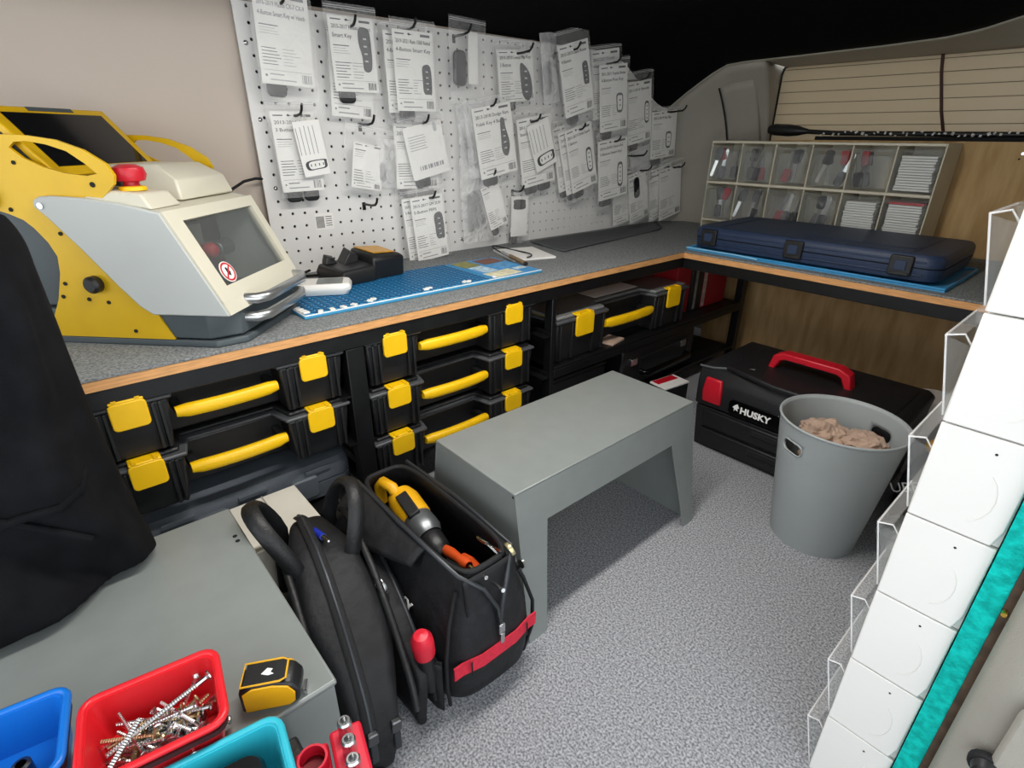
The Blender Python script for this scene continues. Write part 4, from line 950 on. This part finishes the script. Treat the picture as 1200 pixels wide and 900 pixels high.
# ================================================================== OPEN TOOL BAG
m_nylon = M('black_nylon', '#191a1d', .62, 0, .25, 60, 1.0, 55, spec=.4)
m_nylon2 = M('black_webbing', '#101114', .7, 0, .2, 200, .4, 900)
m_lining = M('bag_lining', '#2b2c30', .85, 0, .2, 60)
m_leather = M('black_vinyl', '#131416', .5, 0, .15, 40, .3, 300)
m_zip = M('dark_zip', '#3b3e42', .4, .4)
def sring(hx, hy, z, n=40, p=.45, cx=0, cy=0):
    r = []
    for i in range(n):
        a = 2*math.pi*i/n; c, s = math.cos(a), math.sin(a)
        r.append((cx+hx*math.copysign(abs(c)**p, c), cy+hy*math.copysign(abs(s)**p, s), z))
    return r
TB = Vector((.272, -1.070, 0))
tb = thing('tool_bag', 'open black nylon tool bag with red stripe beside the grey step stool', 'tool bag', TB); tb.scale = (1.04, 1.03, 1.06)
rings = [sring(.145, .070, .0), sring(.158, .078, .012), sring(.164, .083, .06), sring(.163, .082, .11), sring(.156, .070, .155), sring(.146, .052, .195), sring(.140, .044, .218)]
def crease(r, k): return [(x+.004*nz(x*9, y*9, z*14+k), y+.005*nz(x*11+3, y*11, z*12+k), z+.003*nz(x*12, y*12, z)) for x, y, z in r]
rings = [rings[0]]+[crease(r, 2) for r in rings[1:]]
mb = MB().loft(rings, caps=False); mb.f.append(tuple(range(40)))
MB_body = mb.build('body', m_nylon, tb, smooth=60, solid=.004, subd=1)
MB().loft([sring(.14, .055, .09), sring(.145, .06, .10)]).build('inner_floor', m_lining, tb)
MB().tube(sring(.141, .045, .219), .0042, 8, True).build('mouth_piping', m_nylon2, tb, smooth=60)
for sx in (-1, 1):
    for sy in (-1, 1):
        MB().tube([(sx*.140, sy*.070, .006), (sx*.149, sy*.079, .06), (sx*.149, sy*.078, .11), (sx*.141, sy*.066, .155), (sx*.133, sy*.048, .196)], .003, 6).build('corner_piping', m_nylon2, tb, smooth=60)
m_redweb = M('red_webbing', '#d8203c', .6, 0, .1, 200, .3, 900)
for sx in (1,):
    pts = [(sx*(.1655 if abs(y) < .06 else .159), y, .088+.012*(abs(y)/.07)**2*0) for y in (-.074,-.06,-.03,0,.03,.06,.074)]
    MB().loft([[(x, y, z-.011), (x+.0025, y, z-.011), (x+.0025, y, z+.011), (x, y, z+.011)] for x, y, z in pts]).build('red_stripe', m_redweb, tb, smooth=30)
    [MB().tube([(.168, y_, .1), (.1685, y_, .077)], .0012, 6).build('stitching', m_nylon2, tb) for y_ in (-.05, .05)]
# folded-out mouth flap on the bench side
def flap(u, v):
    x = -.135+.20*u; d = v*(1.5-.9*u)
    return (x-.02*d*math.sin(u*3), -.044-.046*d-.010*math.sin(u*math.pi)*d, .220-.006*d-.030*d*d+.008*math.sin(u*5)*d)
MB().grid(flap, 18, 8).build('mouth_flap', m_nylon, tb, smooth=70, solid=.006)
def end_gusset(u, v):
    return (.145+.016*v*(1-.6*abs(u-.5)*2), -.044+.088*u, .216-.07*v+.012*math.sin(u*math.pi*3)*v)
MB().grid(end_gusset, 14, 8).build('end_gusset', m_nylon, tb, smooth=70, solid=.003)
z1 = MB().tube([(-.138,.046,.222),(0,.050,.225),(.138,.046,.222),(.158,.02,.2),(.166,.004,.165),(.167,.0,.135)], .0034, 6).build('zip', m_zip, tb, smooth=60)
z2 = MB().tube([(-.138,-.046,.222),(0,-.05,.225),(.138,-.046,.222),(.158,-.02,.2),(.166,-.004,.165),(.168,-.0,.135)], .0034, 6).build('zip', m_zip, tb, smooth=60)
MB().obox((.1705, 0, .128), (.004, .010, .016)).obox((.172, 0, .112), (.003, .007, .018)).build('zip_pull', m_metal, z2, bevel=.001)
text('HUSKY', .024, m_wprint, tb, (-.005, -.0835, .128), (math.radians(72), 0, math.radians(0)), 'lettering', bold=.0008)
# bench-side pocket row
def pocket(u, v):
    x = -.07+.215*u; b = .022*math.sin(math.pi*min(1, max(0, u)))**.4
    return (x, -.083-b*(.5+.5*v)*(1+.15*math.sin(u*12)), .012+.088*v+.004*math.sin(u*9)*v)
MB().grid(pocket, 24, 8).build('outer_pocket', m_nylon, tb, smooth=70, solid=.003)
MB().tube([Vector(pocket(i/16, 1)) for i in range(17)], .0028, 6).build('pocket_binding', m_nylon2, tb, smooth=60)
# --- tools carried in the bag
t = thing('torch', 'torch with round red cap standing in the tool bag outer pocket', 'torch', TB+Vector((.130, -.092, .05)), 0, rot=(math.radians(7), math.radians(4), 0)); t.scale = (1.08, 1.08, 1.0)
MB().lathe([(0,0),(.011,.0),(.012,.07),(.0135,.082)], 18).build('barrel', m_blackp, t, smooth=40)
MB().lathe([(.0138,.080),(.0145,.10),(.0135,.112),(.009,.120),(0,.1225)], 18).build('red_cap', M('red_cap', '#e0233a', .4), t, smooth=40)
t = thing('black_marker', 'stubby black marker beside the red-capped torch', 'marker', TB+Vector((.136, -.090, .03)))
MB().lathe([(0,0),(.007,.0),(.007,.062)], 14).build('barrel', m_blackp, t, smooth=40); MB().lathe([(.0078,.058),(.0078,.078),(.005,.081),(0,.0815)], 14).build('cap', M('gloss_black', '#060607', .15), t, smooth=40)
t = thing('ratchet_wrench', 'silver ratchet wrench standing between the tool bag and laptop bag', 'wrench', TB+Vector((.020, -.104, .14)), 0, rot=(math.radians(14), math.radians(20), .2))
MB().prism([(-.008,-.06),(.008,-.06),(.010,.0),(.007,.03),(-.007,.03),(-.010,.0)], 'y', -.004, .004).build('shank', m_metal, t, bevel=.0025)
MB().lathe([(0,-.006),(.017,-.006),(.018,0),(.017,.006),(0,.006)], 20).build('head', m_metal, t, (0, 0, .04), (math.pi/2, 0, 0), smooth=40)
t = thing('water_bottle', 'black bottle with white band standing at the corner of the tool bag', 'bottle', (.090, -1.150, .0), 0, rot=(0, 0, .6))
MB().lathe([(0,0),(.026,0),(.028,.01),(.028,.13),(.02,.155),(.012,.165)], 20).build('body', m_blackp, t, smooth=40)
MB().lathe([(.0285,.118),(.0285,.122)], 20).build('white_band', m_wprint, t, smooth=40)
MB().lathe([(.013,.163),(.0135,.185),(.011,.19),(0,.19)], 16).build('cap', m_metal, t, smooth=40)
text('HUSKY', .016, m_wprint, t, (.0285, -.005, .105), (math.pi/2, math.pi/2, math.pi/2), 'lettering')
# cordless drill lying in the mouth
m_dyel = M('drill_yellow', '#e5aa12', .45, 0, .05, 30)
dr = thing('cordless_drill', 'yellow and black cordless drill lying in the open tool bag', 'drill', TB+Vector((-.045, .002, .192)), math.radians(-2), rot=(math.radians(20), math.radians(12), math.radians(-4)))
MB().lathe([(0,-.06),(.022,-.058),(.027,-.04),(.027,.0),(.024,.012)], 20).build('motor_housing', m_dyel, dr, (0,0,0), (0, math.pi/2, 0), smooth=40)
MB().lathe([(.0255,.0),(.027,.02),(.027,.034),(.022,.046)], 20).build('gear_case', M('drill_grey', '#7d8184', .35, .7), dr, (0,0,0), (0, math.pi/2, 0), smooth=40)
MB().lathe([(.019,.044),(.021,.052),(.020,.075),(.012,.088),(.008,.09),(0,.09)], 20).build('chuck', m_blackp, dr, (0,0,0), (0, math.pi/2, 0), smooth=40)
MB().obox((-.012, 0, .028), (.05, .02, .008)).build('top_rib', m_blackp, dr, bevel=.002)
MB().loft([[(-.05,-.014,-.02),(-.012,-.014,-.02),(-.012,.014,-.02),(-.05,.014,-.02)],[(-.065,-.014,-.08),(-.03,-.014,-.08),(-.03,.014,-.08),(-.065,.014,-.08)]]).build('grip', m_blackp, dr, bevel=.005)
MB().obox((-.008, -.0, -.032), (.01, .014, .02)).build('trigger', m_blackm, dr, bevel=.002)
hb = thing('impact_driver', 'second yellow power tool with hooked yellow handle in the tool bag', 'power tool', TB+Vector((-.105, .0, .185)), 0, rot=(math.radians(0), math.radians(-10), math.radians(-8)))
MB().tube([(-.03,-.015,.0),(-.03,-.015,.03),(-.015,-.012,.042),(.012,-.006,.04),(.018,.0,.02),(.02,.004,.0)], .010, 8).build('handle_loop', m_dyel, hb, smooth=60)
MB().loft([[(-.02,-.012,-.06),(.03,-.012,-.06),(.03,.018,-.06),(-.02,.018,-.06)],[(-.01,-.012,.008),(.04,-.012,-.01),(.04,.018,-.01),(-.01,.018,.008)]]).build('body', M('tool_grey', '#8b8f92', .4, .3), hb, bevel=.005)
m_orange = M('orange_grip', '#d9531e', .45)
for i, (x, y, z, a, b, lab) in enumerate(((.075,-.002,.195,.35,.25,'orange-handled screwdriver nearer the yellow drill in the tool bag'),(.105,.010,.190,.28,.1,'orange-handled screwdriver nearer the red stripe in the tool bag'))):
    s = thing('screwdriver', lab, 'screwdriver', TB+Vector((x, y, z)), 0, rot=(a, math.radians(70), b))
    MB().lathe([(0,-.045),(.007,-.043),(.009,-.02),(.007,.01),(.009,.03),(.006,.04)], 12).build('handle', m_orange, s, smooth=50)
    MB().cyl((0,0,.038), (0,0,.09), .003, 8).build('shaft', m_metal, s)
cb = thing('spring_clip', 'steel triangular spring clip hooked on the rim of the tool bag', 'clip', TB+Vector((.128, .03, .222)), 0, rot=(math.radians(25), math.radians(30), .3))
MB().tube([(-.018,0,0),(.004,0,.026),(.018,0,.004)], .0022, 8, True).build('triangle', m_metal, cb, smooth=60)
MB().tube([(-.018,0,0),(-.03,0,-.012),(-.034,.002,-.02)], .0028, 8).build('swivel', m_metal, cb, smooth=60)
kk = thing('padlock_key', 'brass-coloured round key fob hanging at the rim of the tool bag', 'key', TB+Vector((.142, .046, .224)), 0, rot=(.4, .3, 0))
MB().lathe([(0,-.003),(.010,-.003),(.011,0),(.010,.003),(0,.003)], 16).build('disc', M('worn_brass', '#cfc59a', .35, .8), kk, (0,0,.008), (math.pi/2,0,0), smooth=40)
MB().obox((.006,0,-.012), (.006,.003,.024)).build('blade', m_nickel, kk)
kk = thing('loose_key', 'silver keys dangling on the end of the tool bag near the stool', 'key', TB+Vector((.152, .056, .198)), 0, rot=(0, .5, 0))
MB().lathe([(0,-.002),(.007,-.002),(.007,.002),(0,.002)], 14).build('head', m_nickel, kk, (0,0,.008), (math.pi/2,0,0), smooth=40); MB().obox((0,0,-.010), (.005,.002,.024)).build('blade', m_nickel, kk)

# ================================================================== LAPTOP BAG
lb = thing('laptop_bag', 'black laptop bag with carry handles leaning between steel bench and tool bag', 'bag', (.288, -1.246, 0), 0, rot=(math.radians(-3), 0, math.radians(-7))); lb.scale = (1, 1.16, 1)
TZ = [(-.16,.19),(-.15,.222),(-.12,.238),(-.05,.235),(.0,.218),(.05,.190),(.09,.160),(.12,.130),(.14,.105),(.15,.07)]
def topz(x):
    for (x0, z0), (x1, z1) in zip(TZ, TZ[1:]):
        if x <= x1: return z0+(z1-z0)*max(0, x-x0)/(x1-x0)
    return TZ[-1][1]
def lbring(x, t, z0, ex=.34, ez=.4, top=None, n=36):
    r = []; h = (topz(x) if top is None else top)-z0
    for i in range(n):
        a = 2*math.pi*i/n; c, s_ = math.cos(a), math.sin(a)
        y = t/2*math.copysign(abs(c)**ex, c); z = z0+h/2+h/2*math.copysign(abs(s_)**ez, s_)
        w = .007*nz(x*14+2, y*8, z*16)+.004*nz(x*30, y*30, z*30)
        r.append((x+.004*nz(x*8, y*9, z*9), y*(1-.10*(z-.1)/.1*(z > .1))+w, max(.001, z+.005*nz(x*18, y*20, 3))))
    return r
xs = [-.158,-.152,-.135,-.11,-.08,-.05,-.02,.01,.04,.07,.095,.118,.134,.146,.152]
MB().loft([lbring(x, (.104)*min(1, .35+6*min(x+.162, .158-x)), .012 if x in (-.158,.152) else .002) for x in xs]).build('main_body', m_nylon, lb, smooth=60, subd=1)
MB().loft([lbring(x, .036*min(1, .3+8*min(x+.125, .135-x)), .006, .45, .45, topz(x)*.80) for x in (-.12,-.11,-.08,-.04,0,.04,.08,.11,.128)]).build('front_pocket', m_nylon, lb, (.0, .062, 0), smooth=60, subd=1)
def edge(y, dz, xa, xb, n=22): return [(xa+(xb-xa)*i/n, y, topz(xa+(xb-xa)*i/n)+dz) for i in range(n+1)]
MB().tube(edge(-.046, -.006, -.14, .145), .0042, 6).build('edge_piping', m_leather, lb, smooth=60)
MB().tube(edge(.046, -.006, -.14, .145), .0042, 6).build('edge_piping', m_leather, lb, smooth=60)
MB().tube(edge(-.008, .0015, -.145, .147), .0075, 8, flat=.35).build('zip_tape', m_nylon2, lb, smooth=60)
MB().tube(edge(-.008, .0035, -.145, .147), .0028, 6).build('zip', m_zip, lb, smooth=60)
MB().tube([(x, .072, topz(x)*.80-.002) for x in [(-.115+.022*i) for i in range(11)]], .003, 6).build('zip', m_zip, lb, smooth=60)
for x, y, zz in ((.150,-.008,.082),(.146,.020,.078)):
    zp = MB().obox((x, y, zz), (.008,.012,.018)).build('zip_slider', m_dsteel, lb, bevel=.0015)
    MB().obox((x+.004, y, zz-.022), (.004,.008,.030), (0,-.15,0)).build('zip_pull', m_zip, zp, bevel=.0015)
for s_, dy, lean in ((-1, -.034, -.035), (1, .030, .020)):
    pts = []
    for i in range(19):
        a = math.pi*i/18
        pts.append((-.085-.055*math.cos(a), dy+lean*math.sin(a), .215+.085*math.sin(a)**.8))
    MB().tube([(pts[0][0], dy, .10), (pts[0][0], dy, .18)]+pts+[(pts[-1][0], dy, .18), (pts[-1][0], dy, .09)], .0105, 8, flat=.6).build('carry_handle', m_leather, lb, smooth=60)
MB().tube([(.092+.017*math.cos(a), -.050-.004*math.sin(a), .150+.014*math.sin(a)) for a in [2*math.pi*i/20 for i in range(20)]], .0024, 6, True).build('d_ring', m_metal, lb, smooth=60)
MB().obox((.078,-.044,.163), (.034,.005,.022), (0,.55,0)).build('ring_tab', m_leather, lb, bevel=.001)
MB().tube([(-.15,-.045,.05),(-.08,-.05,.10),(.0,-.051,.125),(.07,-.05,.10),(.13,-.044,.05)], .0035, 6).build('panel_seam', m_leather, lb, smooth=60)
MB().tube([(.140,-.03,.09),(.155,-.022,.04),(.150,0,.012)], .004, 6).build('strap_end', m_nylon2, lb, smooth=60)
bp = thing('blue_pen', 'blue pen tucked between the laptop bag handles', 'pen', (.212, -1.222, .236), 0, rot=(.3, 1.25, .3))
MB().cyl((0,0,-.03), (0,0,.022), .0048, 10).build('barrel', M('pen_blue', '#1b35b8', .35), bp); MB().cyl((0,0,.022), (0,0,.045), .0042, 10, .0015).build('tip', m_metal, bp)
# ================================================================== UNDER THE WORKTOPS
m_gcase = M('slate_case_plastic', '#5a6169', .5, 0, .05, 30, .2, 300)
gc = thing('tool_case', 'slate grey plastic tool case lying below the organisers beside the black coat', 'case', (-.205, -1.245, .107))
MB().loft([pill(.31,.36,.02,0), pill(.33,.38,.03,.006), pill(.334,.384,.03,.038), pill(.334,.384,.03,.040)]).build('lower_shell', m_gcase, gc, smooth=35)
u_ = MB().loft([pill(.334,.384,.03,.043), pill(.334,.384,.03,.066), pill(.32,.37,.028,.082), pill(.30,.35,.025,.084)]).build('upper_shell', m_gcase, gc, smooth=35)
for y in (-.12, .0, .12): MB().prism(rrect(.05,.006,.002,2,y,.07), 'x', .145, .171).build('rib', m_gcase, u_)
for y in (-.07, .09):
    MB().prism(rrect(.05,.045,.006,3,y,.042), 'x', .160, .178).build('latch', m_gcase, gc, bevel=.003)
MB().tube([(.165,.02,.03),(.185,.02,.03),(.185,.075,.03),(.165,.075,.03)], .007, 8).build('handle', m_blackp, gc, smooth=50)
MB().box(-.395, -.004, -1.455, -1.055, .096, .1035).build('shelf', m_black, bpy.data.objects['steel_rack'])
o = tag(MB().box(0, .14, 0, .115, 0, .19).build('white_carton', M('white_carton', '#d9d6cb', .7, 0, .03, 20), None, (.0, -1.298, 0), (0,0,0), bevel=.002), 'plain off-white carton standing behind the laptop bag handles', 'carton')
MB().tube([(.0,.0575,.191),(.14,.0575,.191)], .001, 4).build('lid_seam', M('carton_seam', '#a9a59a', .8), o)
# cartons on the rack shelf
m_rcart = M('red_carton', '#a01522', .5, 0, .06, 20)
def carton(name, label, x0, x1, y0, y1, z0, z1, mat, band=None, txt=None):
    t = thing(name, label, 'carton', (x1, y0, z0))
    MB().box(x0-x1, 0, 0, y1-y0, 0, z1-z0).build('box', mat, t, bevel=.0015)
    if band: MB().box(0, .0006, (y1-y0)*band[0], (y1-y0)*band[1], .004, z1-z0-.004).build('printed_band', M('band'+band[2], band[2], .5, 0, .3, 60), t)
    if txt: text(txt, .034, m_wprint, t, (.001, (y1-y0)*.75, .01), (math.pi/2, -math.pi/2, math.pi/2), 'lettering')
    return t
carton('red_carton', 'plain red carton right behind the clear-lidded organiser', -.26, -.06, .085, .165, .2365, .405, m_rcart)
carton('black_carton', 'black carton with a pale printed strip between the two red cartons', -.24, -.055, .168, .238, .2365, .385, m_blackp, band=(.3,.5,'#8d8d8d'))
carton('red_carton', 'red carton with a pale printed edge, last on the rack shelf', -.24, -.055, .242, .395, .2365, .36, m_rcart, band=(.0,.12,'#b9a9a5'))
cs = thing('black_case', 'black case with a chrome-edged handle on the lowest rack shelf', 'case', (-.02, -.02, .068))
MB().box(-.30, 0, -.19, .19, 0, .13).build('body', m_blackp, cs, bevel=.008)
MB().tube([(.0,-.10,.045),(.02,-.10,.045),(.024,-.09,.045),(.024,.13,.045),(.02,.14,.045),(.0,.14,.045)], .009, 8).build('handle', M('gloss_black', '#060607', .15), cs, smooth=50)
MB().tube([(.002,-.11,.03),(.005,-.11,.09),(.005,.15,.10),(.002,.15,.03)], .0022, 6).build('chrome_trim', m_dsteel, cs, smooth=50)
for y in (-.14, .12): MB().prism(rrect(.03,.022,.004,3,y,.085), 'x', -.002, .006).build('latch', m_metal, cs, bevel=.001)
bb = thing('black_toolbox', 'low black box at the foot of the post beside the middle bay', 'box', (-.04, -.385, .068))
MB().box(-.28, 0, -.11, .12, 0, .10).build('body', m_blackp, bb, bevel=.005); MB().box(-.28, .003, -.112, .122, .101, .112).build('lid', m_blackp, bb, bevel=.003)
def blob(name, r, mat, loc, label, cat, seed, sc=(1,1,1), rough=.3):
    mb = MB().sphere((0,0,0), r, 14, 9); mb.v = [(v[0]*sc[0]*(1+rough*nz(v[0]+seed, v[1], v[2], 40)), v[1]*sc[1]*(1+rough*nz(v[0], v[1]+seed, v[2], 40)), v[2]*sc[2]*(1+rough*nz(v[0], v[1], v[2]+seed, 40))) for v in mb.v]
    return tag(mb.build(name, mat, None, loc, smooth=60), label, cat)
m_gold = M('yellow_rubber', '#c79214', .5, 0, .2, 40)
blob('yellow_glove', .022, m_gold, (-.06, -.468, .197), 'crumpled yellow glove on the low black box under the organiser', 'glove', 5, (.8,1.1,.7))
tag(MB().obox((0,0,.003), (.05,.07,.006)).build('cardboard_piece', m_kraft, None, (-.037, -.255, .2365), (0,0,.2), bevel=.001), 'small brown cardboard piece on the shelf under the large yellow handle', 'cardboard')
rw = thing('blade_pack', 'red and white retail pack standing beside the black tool chest', 'pack', (.075, -.10, 0), math.radians(-8))
MB().box(-.03, .03, -.05, .05, 0, .098).build('carton', m_blackp, rw, bevel=.002); MB().box(-.031, .031, -.051, .051, .0985, .104).build('white_top', m_card, rw, bevel=.001)
MB().box(-.028, -.002, -.045, .04, .1042, .105).build('red_print', m_red, rw)
# between chest, bin and white modules
ub = thing('black_pouch', 'black pouch with white lettering behind the grey waste bin', 'pouch', (.728, -.09, 0), 0)
MB().loft([pill(.075,.15,.02,0), pill(.085,.16,.03,.05), pill(.08,.15,.03,.11), pill(.05,.12,.02,.135)]).build('body', m_nylon, ub, smooth=60)
text('UBER', .03, m_wprint, ub, (-.042, -.0815, .075), (math.radians(86), math.radians(-30), 0), 'lettering')
blob('yellow_tape_roll', .03, m_gold, (.728, -.06, .158), 'yellow rubber-like lump lying behind the grey waste bin', 'tape', 9, (1,1,.8), .2)
o = MB().lathe([(0,.0),(.04,.0),(.045,.03),(.047,.075),(.049,.078)], 20).build('clear_tub', m_film2, None, (.66, -.02, .02), smooth=40); tag(o, 'clear plastic tub on the floor behind the grey waste bin', 'tub')
o.location = (.665, .12, 0.0); o.scale = (1,1,2.6)
blob('plastic_bag', .05, m_film2, (.735, -.27, .04), 'crumpled clear plastic bag at the foot of the white modules', 'plastic bag', 3, (.7,1,.8), .5)
# snow brush on the window ledge
sb = thing('snow_brush', 'black snow brush with frosted bristles lying on the rear window ledge', 'brush', (0, .60, .772))
MB().lathe([(0,-.005),(.013,.0),(.018,.02),(.0185,.07),(.015,.10),(.010,.118),(.0075,.13)], 16).build('handle', m_blackp, sb, (-.10, 0, .022), (0, math.radians(93), 0), smooth=50)
MB().tube([(.025,0,.015),(.12,0,.010),(.75,0,.006)], .007, 8).build('shaft', m_blackp, sb, smooth=50)
MB().box(.06, .80, -.012, .012, -.026, .001).build('bristle_head', m_blackm, sb, bevel=.003)
rb_ = random.Random(2)
for i in range(46):
    x = .07+i*.0155+rb_.uniform(-.004,.004)
    MB().obox((x, -.006+rb_.uniform(-.004,.004), .008+rb_.uniform(-.005,.006)), (.004+.004*rb_.random(), .004, .004+.005*rb_.random()), (rb_.random(), rb_.random(), 0)).build('frost_tuft', m_card, sb)
# ================================================================== FOREGROUND TRAYS ON THE BENCH
cr = thing('plastic_crate', 'low black plastic crate standing against the grey steel bench', 'crate', (.608, -1.585, 0))
for a in ((-.112,-.106,-.22,.225),(.106,.112,-.22,.225),(-.106,.106,-.22,-.214),(-.106,.106,.219,.225)): MB().box(*a, 0, .25).build('wall', m_blackp, cr, bevel=.002)
MB().box(-.112, .112, -.22, .225, .2505, .2575).build('lid', m_blackp, cr, bevel=.003)
def part_bin(label, c, sx, sy, h, rz, mat, z):
    t = thing('parts_bin', label, 'bin', (c[0], c[1], z), rz, 'small coloured parts bins')
    mb = MB(); r0, r1 = .006, .012
    def R(w, d, r, z): return [(x, y, z) for x, y in rrect(w, d, r, 4)]
    mb.loft([R(sx*.86, sy*.86, r0, 0), R(sx, sy, r1, h), R(sx-.006, sy-.006, r1-.002, h), R(sx*.86-.005, sy*.86-.005, r0, .003)])
    mb.build('shell', mat, t, smooth=40)
    MB().tube(R(sx+.002, sy+.002, r1, h), .0032, 8, True).build('rim', mat, t, smooth=60)
    MB().loft([R(sx*.985, sy*.985, r1, h-.012), R(sx*.99, sy*.99, r1, h-.007), R(sx*.99+.004, sy*.99+.004, r1, h-.007), R(sx*.985+.004, sy*.985+.004, r1, h-.012)], False, True).build('groove_band', M('dark_band', '#3a1518' if mat is m_rbin else '#12253a', .6), t)
    return t
m_rbin = M('bright_red_bin', '#e0222c', .35); m_bbin = M('bright_blue_bin', '#1270cf', .35); m_tbin = M('turquoise_bin', '#2fb4c8', .35)
ZB = .2775
part_bin('bright red parts bin full of loose screws on the steel bench', (.446, -1.452), .080, .100, .044, math.radians(-8), m_rbin, ZB)
part_bin('bright blue parts bin beside the red bin of screws', (.404, -1.560), .080, .100, .044, math.radians(-8), m_bbin, ZB)
part_bin('turquoise parts bin holding a black box beside the red bin of screws', (.537, -1.428), .080, .100, .046, math.radians(-8), m_tbin, .258)
# screws
def screw_thing(kind, label):
    L, r = {'long': (.052, .0017), 'mid': (.042, .0019), 'short': (.026, .0019), 'bolt': (.082, .0022)}[kind]
    t = thing('screw', label, 'screw', group='loose screws in the red bin')
    mt = m_metal if kind != 'mid' else M('zinc_gold', '#c8b98e', .3, 1)
    mb = MB()
    n = int(L/.0022)
    prof = [(0, -L/2)]
    for i in range(n): prof += [(r*.8, -L/2+L*.9*i/n), (r, -L/2+L*.9*(i+.5)/n)]
    prof += [(r, L/2)]
    mb.lathe(prof, 7).build('shank', mt, t, smooth=30)
    MB().lathe([(r, L/2-.001), (r*2.3, L/2+.001), (r*2.3, L/2+.0022), (r*1.6, L/2+.003), (0, L/2+.003)], 10).build('head', mt, t, smooth=30)
    return t
protos = {k: screw_thing(k, 'x') for k in ('long', 'mid', 'short')}
seen = set(); rs = random.Random(11); lab = {'long': 'long silver screw in the heap inside the red bin', 'mid': 'brass-tinted screw in the heap inside the red bin', 'short': 'short silver screw in the heap inside the red bin'}
a8 = math.radians(-8)
for i in range(72):
    k = rs.choice(['long', 'long', 'mid', 'short', 'short'])
    o = protos[k] if k not in seen else dup(protos[k]); seen.add(k); o['label'] = lab[k]
    lx, ly = rs.uniform(-.016, .016), rs.uniform(-.024, .024); lz = .006+.024*(i/72)*(1-.5*(abs(lx)/.03)**2)
    ang = rs.gauss(.9, .6); el = rs.gauss(0, .12)
    o.location = (.446+lx*math.cos(a8)-ly*math.sin(a8), -1.452+lx*math.sin(a8)+ly*math.cos(a8), ZB+lz)
    o.rotation_euler = (0, math.pi/2+el, ang)
b = screw_thing('bolt', 'long silver bolt lying across the heap of screws in the red bin'); b.location = (.446, -1.449, ZB+.038); b.rotation_euler = (0, math.pi/2-.12, 1.75)
b = dup(b, label='long silver bolt sticking out between the red and turquoise bins'); b.location = (.485, -1.489, ZB+.05); b.rotation_euler = (0, math.pi/2+.1, 2.4+math.pi)
o = MB().loft([pill(.052,.066,.012,0), pill(.056,.07,.014,.006), pill(.056,.07,.014,.036), pill(.05,.064,.012,.041)]).build('black_box', M('gloss_box', '#0e0f11', .3), None, (.542, -1.430, .262), (0,0,a8), smooth=40)
tag(o, 'small glossy black rounded box inside the turquoise bin', 'box')
o = MB().lathe([(0,0),(.014,0),(.014,.03),(.009,.036),(.009,.046)], 18).build('glass_vial', m_film2, None, (.425, -1.545, ZB+.018), (1.2,.3,.2), smooth=40); tag(o, 'small clear vial lying in the bright blue bin', 'vial')
for i, (dx, dy) in enumerate(((-.015,.01),(.012,.02),(.0,-.02))):
    o = MB().lathe([(0,0),(.007,.0),(.007,.012),(.004,.013),(.004,.003)], 12).build('steel_bushing', m_dsteel, None, (.415+dx, -1.555+dy, ZB+.004), smooth=40); tag(o, 'dark steel bushing at the bottom of the bright blue bin', 'bushing', 'bushings in the blue bin')
# tape measure
tm = thing('tape_measure', 'yellow and black tape measure lying on the grey steel bench', 'tape measure', (.461, -1.364, ZB), math.radians(62)); tm.scale = (.8, .8, .8)
prof = [(-.034,0),(.026,0),(.034,.006),(.036,.022),(.028,.036),(.008,.042),(-.02,.042),(-.034,.034)]
MB().prism([(x*.95, y*.95+.0006) for x, y in prof], 'y', -.017, .017).build('case', m_blackp, tm, bevel=.004)
MB().prism([(x*.80, .004+y*.84) for x, y in prof], 'y', -.0195, -.0172).build('side_plate', m_dyel, tm, bevel=.001)
MB().prism([(x*.80, .004+y*.84) for x, y in prof], 'y', .0172, .0195).build('side_plate', m_dyel, tm, bevel=.001)
MB().box(-.026, .02, -.0145, .0145, .0402, .0415).build('top_plate', m_blackp, tm, bevel=.0005)
MB().tube([(-.028,-.0155,.0415),(.014,-.0155,.0418),(.02,-.012,.0412),(.02,.012,.0412),(.014,.0155,.0418),(-.028,.0155,.0415)], .0012, 6, True).build('yellow_line', m_dyel, tm)
MB().prism([(-.008,-.002),(-.002,.005),(.004,.003),(.002,-.001),(.006,-.004),(.0,-.005)], 'z', .0414, .0419).build('emblem', m_wprint, tm)
MB().obox((.036,0,.004), (.004,.014,.010)).build('end_hook', m_metal, tm)
# socket holder
m_sred = M('socket_red', '#d81f3a', .45)
sh = thing('socket_holder', 'bright red socket holder with small chrome sockets beside the turquoise bin', 'holder', (.575, -1.352, .2585), math.radians(-14))
MB().box(-.045, .045, -.03, -.002, 0, .014).build('base', m_sred, sh, bevel=.003)
MB().box(-.045, .045, 0.0, .028, 0, .024).build('raised_rail', m_sred, sh, bevel=.003)
for i in range(2):
    MB().lathe([(.0105,.0),(.0125,.0),(.0125,.013),(.0105,.013)], 20, (-.026+.03*i, -.016, .0142)).build('ring_socket', m_sred, sh, smooth=40)
    MB().lathe([(0,.0),(.0100,.0),(.0100,.001)], 20, (-.026+.03*i, -.016, .0142)).build('ring_floor', M('deep_red', '#7a0f1e', .6), sh)
for i in range(5):
    s = MB().lathe([(.0058,0),(.0062,.002),(.0062,.016),(.0050,.018),(.0034,.018),(.0034,.010),(0,.010)], 14).build('socket', m_metal, None, (0,0,0), smooth=30)
    lx, ly = -.036+.0175*i, .014; a = math.radians(-14)
    s.location = (.575+lx*math.cos(a)-ly*math.sin(a), -1.352+lx*math.sin(a)+ly*math.cos(a), .2585+.0245)
    tag(s, 'small chrome socket standing in the bright red holder', 'socket', 'chrome sockets in the red holder')
